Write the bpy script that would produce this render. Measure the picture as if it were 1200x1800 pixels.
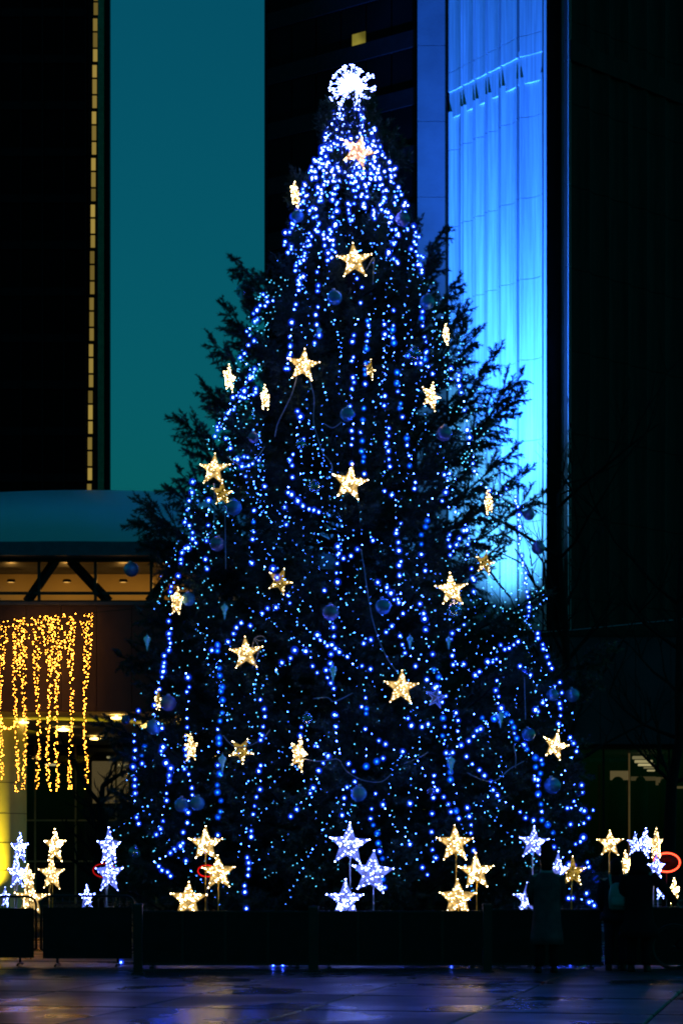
import bpy, bmesh, math, random
from mathutils import Vector, Matrix
R_ = random.Random(7)
PI = math.pi
rad = math.radians
S = bpy.context.scene
COL = S.collection
for o in list(bpy.data.objects): bpy.data.objects.remove(o)

# ------------------------------------------------------------------ camera, sky, light, exposure
F = 4000.0                      # focal length in pixels of the 1200x1800 photograph
HX, HY, CAMZ = 600.0, 1517.0, 1.6
cam = bpy.data.cameras.new('camera')
cam.sensor_fit = 'VERTICAL'; cam.sensor_height = 36.0; cam.lens = F / 1800 * 36
cam.shift_y = (HY - 900) / 1800
cam.clip_start = 0.5; cam.clip_end = 3000
camo = bpy.data.objects.new('camera', cam); COL.objects.link(camo)
camo.location = (0, 0, CAMZ); camo.rotation_euler = (PI / 2, 0, 0)
S.camera = camo

W = bpy.data.worlds.new('World'); S.world = W; W.use_nodes = True
wn = W.node_tree
sky = wn.nodes.new('ShaderNodeTexSky'); sky.sky_type = 'NISHITA'; sky.sun_disc = False
SUN_EL, SUN_ROT = rad(-1.0), rad(100)
sky.dust_density = 0.4; sky.ozone_density = 2.2; sky.sun_elevation = SUN_EL; sky.sun_rotation = SUN_ROT
tint = wn.nodes.new('ShaderNodeVectorMath'); tint.operation = 'MULTIPLY'
tint.inputs[1].default_value = (0.12, 5.25, 4.95)          # white balance of the night photograph: teal
wn.links.new(sky.outputs[0], tint.inputs[0])
bg = wn.nodes['Background']; wn.links.new(tint.outputs[0], bg.inputs[0]); bg.inputs[1].default_value = 0.10
sun = bpy.data.lights.new('moonlight', 'SUN'); sun.energy = 0.003; sun.angle = rad(2); sun.color = (0.7, 0.8, 1)
suno = bpy.data.objects.new('moonlight', sun); COL.objects.link(suno); suno.rotation_euler = (rad(60), 0, rad(100))

S.view_settings.view_transform = 'Standard'; S.view_settings.look = 'None'
S.view_settings.exposure = 0; S.view_settings.gamma = 1; S.view_settings.use_curve_mapping = False
S.render.engine = 'CYCLES'
cy = S.cycles
cy.use_denoising = True; cy.max_bounces = 5; cy.diffuse_bounces = 2; cy.glossy_bounces = 3
cy.transmission_bounces = 4; cy.transparent_max_bounces = 24
cy.sample_clamp_indirect = 3; cy.caustics_reflective = False; cy.caustics_refractive = False
cy.pixel_filter_type = 'BLACKMAN_HARRIS'; cy.filter_width = 2.0

def P(px, py, Y):
    return Vector(((px - HX) / F * Y, Y, CAMZ + (HY - py) / F * Y))
def PX(px, Y): return (px - HX) / F * Y
def PZ(py, Y): return CAMZ + (HY - py) / F * Y

# ------------------------------------------------------------------ materials
def mat(name, base=(0.5, 0.5, 0.5), rough=0.6, metal=0.0, emit=None, es=0.0, var=0.25, vscale=3.0, stretch=(1, 1, 1),
        bump=0.0, bscale=30.0, spec=0.5, rvar=0.0, sampling=None):
    m = bpy.data.materials.new(name); m.use_nodes = True
    nt = m.node_tree; p = nt.nodes['Principled BSDF']
    p.inputs['Roughness'].default_value = rough; p.inputs['Metallic'].default_value = metal
    p.inputs['Specular IOR Level'].default_value = spec
    tc = nt.nodes.new('ShaderNodeTexCoord'); mp = nt.nodes.new('ShaderNodeMapping')
    mp.inputs['Scale'].default_value = stretch
    nt.links.new(tc.outputs['Object'], mp.inputs[0])
    nz = nt.nodes.new('ShaderNodeTexNoise'); nz.inputs['Scale'].default_value = vscale; nz.inputs['Detail'].default_value = 5
    nt.links.new(mp.outputs[0], nz.inputs['Vector'])
    cr = nt.nodes.new('ShaderNodeValToRGB')
    a = [max(0, c * (1 - var)) for c in base]; b = [min(1, c * (1 + var)) for c in base]
    cr.color_ramp.elements[0].position = 0.3; cr.color_ramp.elements[0].color = (*a, 1)
    cr.color_ramp.elements[1].position = 0.7; cr.color_ramp.elements[1].color = (*b, 1)
    nt.links.new(nz.outputs[0], cr.inputs[0]); nt.links.new(cr.outputs[0], p.inputs['Base Color'])
    if rvar:
        mr = nt.nodes.new('ShaderNodeMapRange'); mr.inputs[1].default_value = 0.35; mr.inputs[2].default_value = 0.65
        mr.inputs[3].default_value = max(0.02, rough - rvar); mr.inputs[4].default_value = min(1, rough + rvar)
        nt.links.new(nz.outputs[0], mr.inputs[0]); nt.links.new(mr.outputs[0], p.inputs['Roughness'])
    if bump:
        n2 = nt.nodes.new('ShaderNodeTexNoise'); n2.inputs['Scale'].default_value = bscale; n2.inputs['Detail'].default_value = 4
        nt.links.new(mp.outputs[0], n2.inputs['Vector'])
        bp = nt.nodes.new('ShaderNodeBump'); bp.inputs['Strength'].default_value = bump; bp.inputs['Distance'].default_value = 0.02
        nt.links.new(n2.outputs[0], bp.inputs['Height']); nt.links.new(bp.outputs[0], p.inputs['Normal'])
    if emit:
        p.inputs['Emission Color'].default_value = (*emit, 1); p.inputs['Emission Strength'].default_value = es
    if sampling: m.cycles.emission_sampling = sampling
    return m

def glow(name, col, es, sampling='AUTO'):
    """a lamp surface: pure emission with a little grain so that no two spots are quite alike"""
    m = bpy.data.materials.new(name); m.use_nodes = True; nt = m.node_tree; nt.nodes.clear()
    e = nt.nodes.new('ShaderNodeEmission'); e.inputs[0].default_value = (*col, 1)
    oi = nt.nodes.new('ShaderNodeObjectInfo'); mr = nt.nodes.new('ShaderNodeMapRange')
    mr.inputs[3].default_value = es * 0.45; mr.inputs[4].default_value = es * 1.4
    nt.links.new(oi.outputs['Random'], mr.inputs[0]); nt.links.new(mr.outputs[0], e.inputs[1])
    out = nt.nodes.new('ShaderNodeOutputMaterial'); nt.links.new(e.outputs[0], out.inputs[0])
    m.cycles.emission_sampling = sampling
    return m

def glow_noise(name, col, lo, hi, scale, sampling='NONE'):
    m = bpy.data.materials.new(name); m.use_nodes = True; nt = m.node_tree; nt.nodes.clear()
    e = nt.nodes.new('ShaderNodeEmission'); e.inputs[0].default_value = (*col, 1)
    tc = nt.nodes.new('ShaderNodeTexCoord'); nz = nt.nodes.new('ShaderNodeTexNoise'); nz.inputs['Scale'].default_value = scale
    nz.inputs['Detail'].default_value = 2
    nt.links.new(tc.outputs['Object'], nz.inputs['Vector'])
    mr = nt.nodes.new('ShaderNodeMapRange'); mr.inputs[1].default_value = 0.35; mr.inputs[2].default_value = 0.68
    mr.inputs[3].default_value = lo; mr.inputs[4].default_value = hi
    nt.links.new(nz.outputs[0], mr.inputs[0]); nt.links.new(mr.outputs[0], e.inputs[1])
    out = nt.nodes.new('ShaderNodeOutputMaterial'); nt.links.new(e.outputs[0], out.inputs[0])
    m.cycles.emission_sampling = sampling
    return m

def halo_shell(name, col, es, fac):
    """see-through glowing shell that imitates the halo around a bulb core"""
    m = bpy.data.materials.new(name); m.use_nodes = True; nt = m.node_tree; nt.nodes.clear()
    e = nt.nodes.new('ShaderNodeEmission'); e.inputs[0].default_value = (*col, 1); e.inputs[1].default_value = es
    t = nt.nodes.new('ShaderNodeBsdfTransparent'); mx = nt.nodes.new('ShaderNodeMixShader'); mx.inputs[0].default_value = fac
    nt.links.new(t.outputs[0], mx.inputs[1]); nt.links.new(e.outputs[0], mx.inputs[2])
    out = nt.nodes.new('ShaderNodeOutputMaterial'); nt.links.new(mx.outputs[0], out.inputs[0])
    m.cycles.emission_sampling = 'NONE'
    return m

def glassmat(name, tintc, rough=0.02, fac=0.12):
    m = bpy.data.materials.new(name); m.use_nodes = True; nt = m.node_tree; nt.nodes.clear()
    t = nt.nodes.new('ShaderNodeBsdfTransparent'); t.inputs[0].default_value = (*tintc, 1)
    g = nt.nodes.new('ShaderNodeBsdfGlossy'); g.inputs['Roughness'].default_value = rough
    mx = nt.nodes.new('ShaderNodeMixShader'); mx.inputs[0].default_value = fac
    nt.links.new(t.outputs[0], mx.inputs[1]); nt.links.new(g.outputs[0], mx.inputs[2])
    out = nt.nodes.new('ShaderNodeOutputMaterial'); nt.links.new(mx.outputs[0], out.inputs[0])
    return m

M = {}
M['needle'] = mat('spruce needles', (0.042, 0.070, 0.042), 0.75, var=0.5, vscale=2, spec=0.15)
M['bark'] = mat('spruce bark', (0.03, 0.022, 0.018), 0.9, var=0.4, vscale=8, spec=0.1)
M['core_white'] = glow('white led core', (0.032, 0.085, 1.0), 125)
M['core_top'] = glow('cold white led core', (0.16, 0.25, 1.0), 75)
M['halo_white'] = halo_shell('blue bulb halo', (0.005, 0.045, 1.0), 1.15, 0.17)  # bulb halo put into glowing shells, not a real lamp cap
M['core_blue'] = glow('blue led core', (0.03, 0.36, 1.0), 4.0)
M['halo_blue'] = halo_shell('deep blue halo', (0.0, 0.06, 1.0), 1.3, 0.20)
M['core_small'] = glow_noise('small led core', (0.035, 0.16, 1.0), 1.5, 60, 9, 'AUTO')
M['core_teal'] = glow('teal led core', (0.10, 0.62, 1.0), 3.6, 'NONE')
M['wire'] = mat('cable green', (0.01, 0.02, 0.015), 0.6, spec=0.2)
M['wire_pale'] = mat('cable pale', (0.35, 0.35, 0.42), 0.5)
M['socket'] = mat('lamp socket', (0.01, 0.015, 0.012), 0.5)
M['gold_led'] = glow('warm led', (1.0, 0.70, 0.34), 32, 'NONE')
M['gold_body'] = glow_noise('warm acrylic star body', (1.0, 0.62, 0.19), 0.30, 1.35, 16, 'AUTO')
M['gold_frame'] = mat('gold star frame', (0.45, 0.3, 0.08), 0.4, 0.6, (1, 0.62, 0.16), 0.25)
M['cold_led'] = glow('cold led', (0.20, 0.27, 1.0), 58, 'NONE')
M['cold_body'] = glow_noise('cold acrylic star body', (0.20, 0.26, 1.0), 0.40, 1.35, 16, 'AUTO')
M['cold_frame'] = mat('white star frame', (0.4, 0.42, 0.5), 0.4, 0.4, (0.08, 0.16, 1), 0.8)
M['hub'] = glow_noise('glowing hub', (0.45, 0.55, 1.0), 2.5, 6, 12, 'AUTO')
M['pink_body'] = glow_noise('rose acrylic star body', (1.0, 0.46, 0.34), 0.5, 2.6, 16, 'AUTO')
M['dim_body'] = mat('unlit star body', (0.22, 0.2, 0.22), 0.6)
M['gold_dim'] = glow_noise('half hidden warm star body', (1.0, 0.62, 0.08), 0.02, 0.5, 14)
M['stake_gold'] = mat('gold stake', (0.6, 0.38, 0.05), 0.4, 0.5)
M['stake_white'] = mat('pale stake', (0.5, 0.52, 0.6), 0.4, 0.3)
M['icicle'] = glow('amber led', (1.0, 0.35, 0.03), 34, 'AUTO')
M['bauble_blue'] = mat('blue satin bauble', (0.10, 0.30, 0.45), 0.24, 0.45, var=0.25, vscale=4)
M['bauble_rose'] = mat('rose violet bauble', (0.30, 0.24, 0.34), 0.26, 0.45, var=0.3, vscale=4)
M['bauble_clear'] = glassmat('clear bauble', (0.55, 0.8, 0.95), 0.05, 0.3)
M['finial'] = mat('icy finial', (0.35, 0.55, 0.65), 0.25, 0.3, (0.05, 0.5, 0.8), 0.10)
M['cap_metal'] = mat('bauble cap', (0.5, 0.5, 0.55), 0.3, 1.0)
M['pv'] = None
def wet(name, base, r0, r1):
    m = mat(name, base, 0.3, var=0.35, vscale=1.3, bump=0.10, bscale=7)
    nt = m.node_tree; p = nt.nodes['Principled BSDF']; p.inputs['Specular IOR Level'].default_value = 0.30
    tc = nt.nodes.new('ShaderNodeTexCoord')
    geo = nt.nodes.new('ShaderNodeNewGeometry')
    n = nt.nodes.new('ShaderNodeTexNoise'); n.inputs['Scale'].default_value = 0.35; n.inputs['Detail'].default_value = 6
    nt.links.new(geo.outputs['Position'], n.inputs['Vector'])
    mr = nt.nodes.new('ShaderNodeMapRange'); mr.inputs[1].default_value = 0.40; mr.inputs[2].default_value = 0.60
    mr.inputs[3].default_value = r0; mr.inputs[4].default_value = r1
    nt.links.new(n.outputs[0], mr.inputs[0])
    oi = nt.nodes.new('ShaderNodeObjectInfo'); ml = nt.nodes.new('ShaderNodeMath'); ml.operation = 'MULTIPLY_ADD'; ml.inputs[1].default_value = 0.10
    nt.links.new(oi.outputs['Random'], ml.inputs[0]); nt.links.new(mr.outputs[0], ml.inputs[2]); nt.links.new(ml.outputs[0], p.inputs['Roughness'])
    return m
M['pave'] = wet('wet granite paving', (0.03, 0.03, 0.034), 0.15, 0.46)
M['joint'] = mat('joint mortar', (0.012, 0.012, 0.013), 0.9, spec=0.1)
M['black'] = mat('black painted steel', (0.008, 0.008, 0.010), 0.4, spec=0.35, var=0.4)
M['panel'] = mat('black hoarding panel', (0.007, 0.007, 0.008), 0.5, spec=0.2, var=0.6, vscale=5, bump=0.3, bscale=3, rvar=0.15)
M['steel'] = mat('galvanised tube', (0.05, 0.05, 0.055), 0.4, 0.7)
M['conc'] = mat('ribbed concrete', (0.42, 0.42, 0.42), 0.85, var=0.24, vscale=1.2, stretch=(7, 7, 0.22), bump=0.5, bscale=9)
M['pier'] = mat('pier darkened as shade', (0.10, 0.10, 0.11), 0.8, var=0.12, vscale=0.8, bump=0.3, bscale=8)  # weaker floodlight on the pier is put into this darker colour
M['conc_shade'] = mat('concrete darkened as shade', (0.024, 0.018, 0.015), 0.9, var=0.3, vscale=1.2, stretch=(4, 4, 0.3), bump=0.3, bscale=6, spec=0.1)  # same tower concrete, darkness of the unlit face put into the colour
M['pod'] = mat('podium concrete', (0.05, 0.038, 0.046), 0.9, var=0.3, vscale=0.6, bump=0.2, bscale=6, spec=0.1)
M['soffit'] = mat('pale soffit', (0.55, 0.5, 0.4), 0.7, var=0.08, vscale=0.5)
M['column'] = mat('yellow lit plaster column', (0.62, 0.56, 0.3), 0.6, var=0.06)
M['glass_dark'] = mat('dark tower glazing', (0.002, 0.0023, 0.003), 0.35, spec=0.03, var=0.4, vscale=0.4)
M['mullion'] = mat('dark mullion', (0.008, 0.008, 0.010), 0.6, spec=0.1)
M['spandrel'] = mat('dark spandrel', (0.0045, 0.0045, 0.006), 0.6, spec=0.1)
M['brown_fin'] = mat('bronze fin', (0.30, 0.20, 0.09), 0.5, 0.2)
M['lit_win'] = glow('lit stair window', (1.0, 0.70, 0.15), 0.27, 'AUTO')
M['lit_room'] = glow_noise('lit office ceiling', (1.0, 0.85, 0.12), 0.05, 0.32, 0.6)
M['blind'] = mat('window blind', (0.01, 0.01, 0.01), 0.8)
M['dome'] = mat('dome cladding', (0.52, 0.56, 0.56), 0.30, 0.0, var=0.05, vscale=0.2, spec=0.5)
M['navy'] = mat('dark fascia', (0.05, 0.06, 0.09), 0.6)
M['warm_wall'] = mat('gallery wall', (0.6, 0.45, 0.22), 0.8, var=0.15, vscale=0.5)
M['downlight'] = glow('soffit lamp', (1.0, 0.62, 0.14), 12)
M['shop_glass'] = glassmat('shop glazing', (0.75, 0.72, 0.70), 0.02, 0.025)
M['room_dark'] = mat('dark interior', (0.02, 0.018, 0.014), 0.8)
M['lit_panel'] = glow('lit interior panel', (1.0, 0.80, 0.35), 0.12, 'NONE')
M['lit_bar'] = glow('interior strip lamp', (1.0, 0.92, 0.45), 0.62, 'NONE')
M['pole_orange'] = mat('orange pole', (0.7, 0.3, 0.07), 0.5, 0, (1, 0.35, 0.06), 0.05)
M['neon'] = glow('red neon tube', (1.0, 0.05, 0.02), 6)
M['neon_small'] = glow('red ring lamps', (1.0, 0.012, 0.012), 1.0, 'NONE')
M['neon_dim'] = glow('dim red lettering', (0.6, 0.01, 0.01), 0.09, 'NONE')
M['barebark'] = mat('bare tree bark', (0.012, 0.010, 0.010), 0.9, spec=0.1)
M['flood_lens'] = glow('flood lens', (0.1, 0.35, 1.0), 6, 'NONE')
M['skin'] = mat('skin', (0.35, 0.22, 0.16), 0.6)
M['coat'] = mat('plum wool coat', (0.15, 0.055, 0.062), 0.9, var=0.3, vscale=6, spec=0.05)
M['collar'] = mat('pale collar', (0.3, 0.24, 0.26), 0.9, spec=0.05)
M['cloth_black'] = mat('black cloth', (0.010, 0.010, 0.012), 0.9, spec=0.05)
M['cloth_navy'] = mat('navy cloth', (0.012, 0.014, 0.025), 0.9, spec=0.05)
M['teal_cloth'] = mat('teal nylon', (0.02, 0.22, 0.21), 0.6, spec=0.3)
M['hair'] = mat('dark hair', (0.008, 0.006, 0.005), 0.6, spec=0.1)
M['boot'] = mat('black boots', (0.006, 0.006, 0.006), 0.5, spec=0.2)
M['rubber'] = mat('tyre rubber', (0.01, 0.01, 0.01), 0.8)
M['terrain'] = mat('dark ground', (0.02, 0.02, 0.022), 0.6, var=0.3)

# ------------------------------------------------------------------ mesh helpers
class MB:
    def __init__(s): s.v = []; s.f = []; s.m = []; s.sm = []
    def add(s, vs, fs, mi=0, sm=False):
        b = len(s.v); s.v += [tuple(v) for v in vs]
        for f in fs: s.f.append(tuple(i + b for i in f)); s.m.append(mi); s.sm.append(sm)
    def box(s, x0, x1, y0, y1, z0, z1, mi=0, mtx=None):
        vs = [Vector((x, y, z)) for z in (z0, z1) for y in (y0, y1) for x in (x0, x1)]
        if mtx: vs = [mtx @ v for v in vs]
        s.add(vs, [(0, 2, 3, 1), (4, 5, 7, 6), (0, 1, 5, 4), (2, 6, 7, 3), (0, 4, 6, 2), (1, 3, 7, 5)], mi)
    def bevbox(s, x0, x1, y0, y1, z0, z1, b=0.02, mi=0, mtx=None):
        """box with its top edges chamfered"""
        vs = [(x0, y0, z0), (x1, y0, z0), (x1, y1, z0), (x0, y1, z0), (x0, y0, z1 - b), (x1, y0, z1 - b), (x1, y1, z1 - b), (x0, y1, z1 - b),
              (x0 + b, y0 + b, z1), (x1 - b, y0 + b, z1), (x1 - b, y1 - b, z1), (x0 + b, y1 - b, z1)]
        vs = [Vector(v) for v in vs]
        if mtx: vs = [mtx @ v for v in vs]
        s.add(vs, [(0, 3, 2, 1), (0, 1, 5, 4), (1, 2, 6, 5), (2, 3, 7, 6), (3, 0, 4, 7), (4, 5, 9, 8), (5, 6, 10, 9), (6, 7, 11, 10), (7, 4, 8, 11), (8, 9, 10, 11)], mi)
    def tube(s, pts, r, n=6, mi=0, closed=False, cap=True):
        pts = [Vector(p) for p in pts]; N = len(pts)
        rs = r if isinstance(r, (list, tuple)) else [r] * N
        ring = []; ref = None
        for i, p in enumerate(pts):
            if closed: d = pts[(i + 1) % N] - pts[i - 1]
            else: d = pts[min(i + 1, N - 1)] - pts[max(i - 1, 0)]
            if d.length < 1e-9: d = Vector((0, 0, 1))
            d.normalize()
            if ref is None or abs(ref.dot(d)) > 0.95: ref = Vector((0, 0, 1)) if abs(d.z) < 0.9 else Vector((1, 0, 0))
            u = d.cross(ref).normalized(); w = d.cross(u); ref = w.cross(d) if False else ref
            ring.append([p + (u * math.cos(2 * PI * k / n) + w * math.sin(2 * PI * k / n)) * rs[i] for k in range(n)])
        vs = [v for rg in ring for v in rg]; fs = []
        for i in range(N if closed else N - 1):
            j = (i + 1) % N
            for k in range(n): fs.append((i * n + k, i * n + (k + 1) % n, j * n + (k + 1) % n, j * n + k))
        if cap and not closed: fs += [tuple(range(n - 1, -1, -1)), tuple((N - 1) * n + k for k in range(n))]
        s.add(vs, fs, mi, n > 4)
    def lathe(s, prof, n=16, mi=0, c=(0, 0, 0), a0=0, a1=2 * PI):
        full = abs(a1 - a0 - 2 * PI) < 1e-6; m = n if full else n + 1
        vs = [(c[0] + r * math.cos(a0 + (a1 - a0) * k / n), c[1] + r * math.sin(a0 + (a1 - a0) * k / n), c[2] + z) for r, z in prof for k in range(m)]
        fs = []
        for i in range(len(prof) - 1):
            for k in range(n):
                k2 = (k + 1) % m
                fs.append((i * m + k, i * m + k2, (i + 1) * m + k2, (i + 1) * m + k))
        s.add(vs, fs, mi, True)
    def sphere(s, c, r, n=8, mi=0, sz=1.0, sx=1.0, sy=1.0):
        prof = [(max(1e-4, math.sin(PI * i / n)), -math.cos(PI * i / n)) for i in range(n + 1)]
        m = n * 2
        vs = [(c[0] + r * sx * a * math.cos(2 * PI * k / m), c[1] + r * sy * a * math.sin(2 * PI * k / m), c[2] + r * sz * z) for a, z in prof for k in range(m)]
        fs = [(i * m + k, i * m + (k + 1) % m, (i + 1) * m + (k + 1) % m, (i + 1) * m + k) for i in range(n) for k in range(m)]
        s.add(vs, fs, mi, True)
    def octa(s, c, r, mi=0):
        x, y, z = c
        s.add([(x + r, y, z), (x - r, y, z), (x, y + r, z), (x, y - r, z), (x, y, z + r), (x, y, z - r)],
              [(0, 2, 4), (2, 1, 4), (1, 3, 4), (3, 0, 4), (2, 0, 5), (1, 2, 5), (3, 1, 5), (0, 3, 5)], mi)
    def mesh(s, name, mats):
        me = bpy.data.meshes.new(name); me.from_pydata(s.v, [], s.f)
        for m in (mats if isinstance(mats, (list, tuple)) else [mats]): me.materials.append(m)
        me.polygons.foreach_set('material_index', s.m); me.polygons.foreach_set('use_smooth', s.sm); me.update()
        return me
    def build(s, name, mats, parent=None, loc=(0, 0, 0), rot=(0, 0, 0)):
        return link(name, s.mesh(name, mats), parent, loc, rot)

def link(name, data, parent=None, loc=(0, 0, 0), rot=(0, 0, 0), scale=None):
    o = bpy.data.objects.new(name, data); COL.objects.link(o); o.parent = parent
    o.location = loc; o.rotation_euler = rot
    if scale is not None: o.scale = (scale,) * 3 if isinstance(scale, (int, float)) else scale
    return o
def tag(o, label, cat, group=None, kind=None):
    o['label'] = label; o['category'] = cat
    if group: o['group'] = group
    if kind: o['kind'] = kind
    return o
def thing(name, label, cat, loc=(0, 0, 0), rot=(0, 0, 0), group=None):
    return tag(link(name, None, None, loc, rot), label, cat, group)
def struct(o): o['kind'] = 'structure'; return o
def stuff(o): o['kind'] = 'stuff'; return o
def smooth_path(pts, n=4):
    """Catmull-Rom through points"""
    pts = [Vector(p) for p in pts]; out = []
    for i in range(len(pts) - 1):
        a, b, c, d = pts[max(i - 1, 0)], pts[i], pts[i + 1], pts[min(i + 2, len(pts) - 1)]
        for k in range(n):
            t = k / n
            out.append(0.5 * ((2 * b) + (c - a) * t + (2 * a - 5 * b + 4 * c - d) * t * t + (3 * b - a - 3 * c + d) * t ** 3))
    out.append(pts[-1]); return out

# ================================================================== THE SETTING
g = MB(); g.add([(-900, -300, -0.06), (900, -300, -0.06), (900, 1500, -0.06), (-900, 1500, -0.06)], [(0, 1, 2, 3)])
struct(g.build('ground', M['terrain']))
# the plaza: big wet slabs with recessed joints
pl = MB(); pl.add([(-40, 6, -0.03), (40, 6, -0.03), (40, 69, -0.03), (-40, 69, -0.03)], [(0, 1, 2, 3)])
plaza = struct(pl.build('plaza_pavement', M['joint']))
SA = rad(-12); SW, SL = 1.90, 2.75
rotm = Matrix.Rotation(SA, 3, 'Z')
org = Vector((1.10, 22.8, 0))
slab_meshes = []
for q in range(3):
    b = MB(); b.bevbox(0.014, SW - 0.014, 0.05, SL - 0.05, -0.05, 0, 0.012); slab_meshes.append(b.mesh('paving_slab', M['pave']))
ns = 0
row_off = 24.45
for j in range(-2, 9):
    for i in range(-10, 11):
        c = org + rotm @ Vector((i * SW, 0, 0)); 
        yo = (row_off - 22.8) / math.cos(SA)
        c = org + rotm @ Vector((i * SW, yo + (j - 1) * SL, 0))
        half = 0.155 * (c.y + 2) + 2.5
        if c.y < 18 or abs(c.x) > half or ns >= 290: continue
        link('paving_slab', slab_meshes[(i * 7 + j * 3) % 3], plaza, (c.x, c.y, R_.uniform(-0.002, 0.002)), (R_.uniform(-.0012, .0012), R_.uniform(-.0012, .0012), SA)); ns += 1
# the rest of the pavement towards the horizon
fp = MB(); fp.add([(-40, 53, -0.008), (40, 53, -0.008), (40, 95, -0.008), (-40, 95, -0.008)], [(0, 1, 2, 3)])
struct(fp.build('far_pavement', M['pave']))

# ---------------------------------------------------------------- right tower: glazed face, end pier, ribbed face lit blue, dark ribbed face
rt = thing('ribbed_tower', 'ribbed concrete tower right of the tree, one face floodlit blue', 'tower', (8.9, 100, 0))
def local(o): return Vector((8.9, 100, 0))
TOPZ = 62
Lp = Vector((PX(786, 106.6), 106.6)); Cp = Vector((PX(909, 101.9), 101.9))
e = (Cp - Lp); flen = e.length; e.normalize(); nrm = Vector((e.y, -e.x))   # outward normal of the lit face
if nrm.x > 0: nrm = -nrm
joints = [6.0 + 3.62 * k for k in range(16)]
BAND0, BAND1 = PZ(119, 100.6), PZ(83, 100.6)
widths = [26, 22, 21.5, 23, 30]; tot = sum(widths); acc = 0
def flute_panel(p0, p1, n2, z0, z1, depth, par, mt, name='concrete_panel', seg=8):
    b = MB(); d = (p1 - p0); w = d.length; d = d.normalized()
    gap = 0.014
    pts = []
    fin = 0.055
    pts.append((0.0, 0.0)); pts.append((fin, 0.0))
    for k in range(1, seg):
        t = k / seg; pts.append((fin + (w - 2 * fin) * t, -depth * math.sin(PI * t) ** 0.8))
    pts.append((w - fin, 0.0)); pts.append((w - 0.0, 0.0))
    vs = []
    for z in (z0 + gap, z1 - gap):
        for a, o in pts:
            q = p0 + d * a + n2 * o; vs.append((q.x - 8.9, q.y - 100, z))
        for a in (w, 0.0):
            q = p0 + d * a - n2 * (depth + 0.14); vs.append((q.x - 8.9, q.y - 100, z))
    m = len(pts) + 2
    fs = [(k, (k + 1) % m, m + (k + 1) % m, m + k) for k in range(m)]
    fs += [tuple(range(m - 1, -1, -1)), tuple(range(m, 2 * m))]
    b.add(vs, fs); return b.build(name, mt, par)
for k, wd in enumerate(widths):
    p0 = Lp + e * (flen * acc / tot); acc += wd; p1 = Lp + e * (flen * acc / tot)
    for j in range(len(joints) - 1):
        z0, z1 = joints[j], joints[j + 1]
        segs = []
        if z1 <= BAND0 or z0 >= BAND1: segs = [(z0, z1)]
        else:
            if z0 < BAND0: segs.append((z0, BAND0))
            if z1 > BAND1: segs.append((BAND1, z1))
        for (a, b_) in segs:
            if a > TOPZ: continue
            flute_panel(p0 + e * 0.08, p1 - e * 0.08, nrm, a, b_, 0.24 if a < BAND0 else 0.05, rt, M['conc'])
# plain frieze band across the lit face
b = MB()
def quadprism(b, pts2, z0, z1, mi=0):
    n = len(pts2); vs = [(p.x - 8.9, p.y - 100, z) for z in (z0, z1) for p in pts2]
    b.add(vs, [(k, (k + 1) % n, n + (k + 1) % n, n + k) for k in range(n)] + [tuple(range(n - 1, -1, -1)), tuple(range(n, 2 * n))], mi)
Ce = Vector((PX(953, 101.1), 101.1))
quadprism(b, [Lp - nrm * 0.11, Cp - nrm * 0.11, Cp - nrm * 0.40, Lp - nrm * 0.40], BAND0 - 0.3, BAND1 + 0.3)
b.build('frieze_band', M['conc'], rt)
b = MB(); quadprism(b, [Lp - nrm * 0.42, Cp - nrm * 0.42, Cp - nrm * 0.5, Lp - nrm * 0.5], 5.5, TOPZ); b.build('groove_shade_backing', M['pier'], rt)  # darker colour stands in for shade in the grooves between flutes
# wide corner flute, turned a little away, with its own joints
e2 = (Ce - Cp).normalized(); n2_ = Vector((e2.y, -e2.x)); n2_ = n2_ if n2_.y < 0 else -n2_
for j in range(len(joints) - 1):
    z0, z1 = joints[j], min(joints[j + 1], TOPZ)
    for (a, b_) in ([(z0, z1)] if (z1 <= BAND0 or z0 >= BAND1) else [q for q in ((z0, BAND0), (BAND1, z1)) if q[1] > q[0]]):
        flute_panel(Cp + e2 * 0.10, Ce, n2_, a, b_, 0.22 if a < BAND0 else 0.05, rt, M['conc'], 'corner_panel')
b = MB(); quadprism(b, [Cp + e2 * 0.02 - n2_ * 0.08, Ce - n2_ * 0.08, Ce - n2_ * 0.34, Cp + e2 * 0.02 - n2_ * 0.34], BAND0 - 0.3, BAND1 + 0.3); b.build('corner_frieze', M['conc'], rt)
# thin fin, recess, and the end of the dark face that catches the blue light
f0 = Vector((PX(956.5, 99.9), 99.9)); f1 = Vector((PX(959.5, 99.8), 99.8))
b = MB(); quadprism(b, [f0, f1, f1 + Vector((0.05, 1.2)), f0 + Vector((0.05, 1.2))], 4, TOPZ); b.build('corner_fin', M['conc'], rt)
b = MB(); r0 = Vector((PX(953, 100.9), 100.9)); r1 = Vector((PX(1000, 100.9), 100.9))
quadprism(b, [r0, r1, r1 + Vector((0, 0.4)), r0 + Vector((0, 0.4))], 4, TOPZ); b.build('corner_recess', M['conc_shade'], rt)
q0 = Vector((PX(998, 99.6), 99.6)); q1 = Vector((PX(986, 100.7), 100.7))
b = MB(); quadprism(b, [q0, q0 + Vector((0.12, 0.1)), q1 + Vector((0.42, 0.1)), q1], 4, TOPZ); b.build('corner_return', M['conc'], rt)
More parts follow.
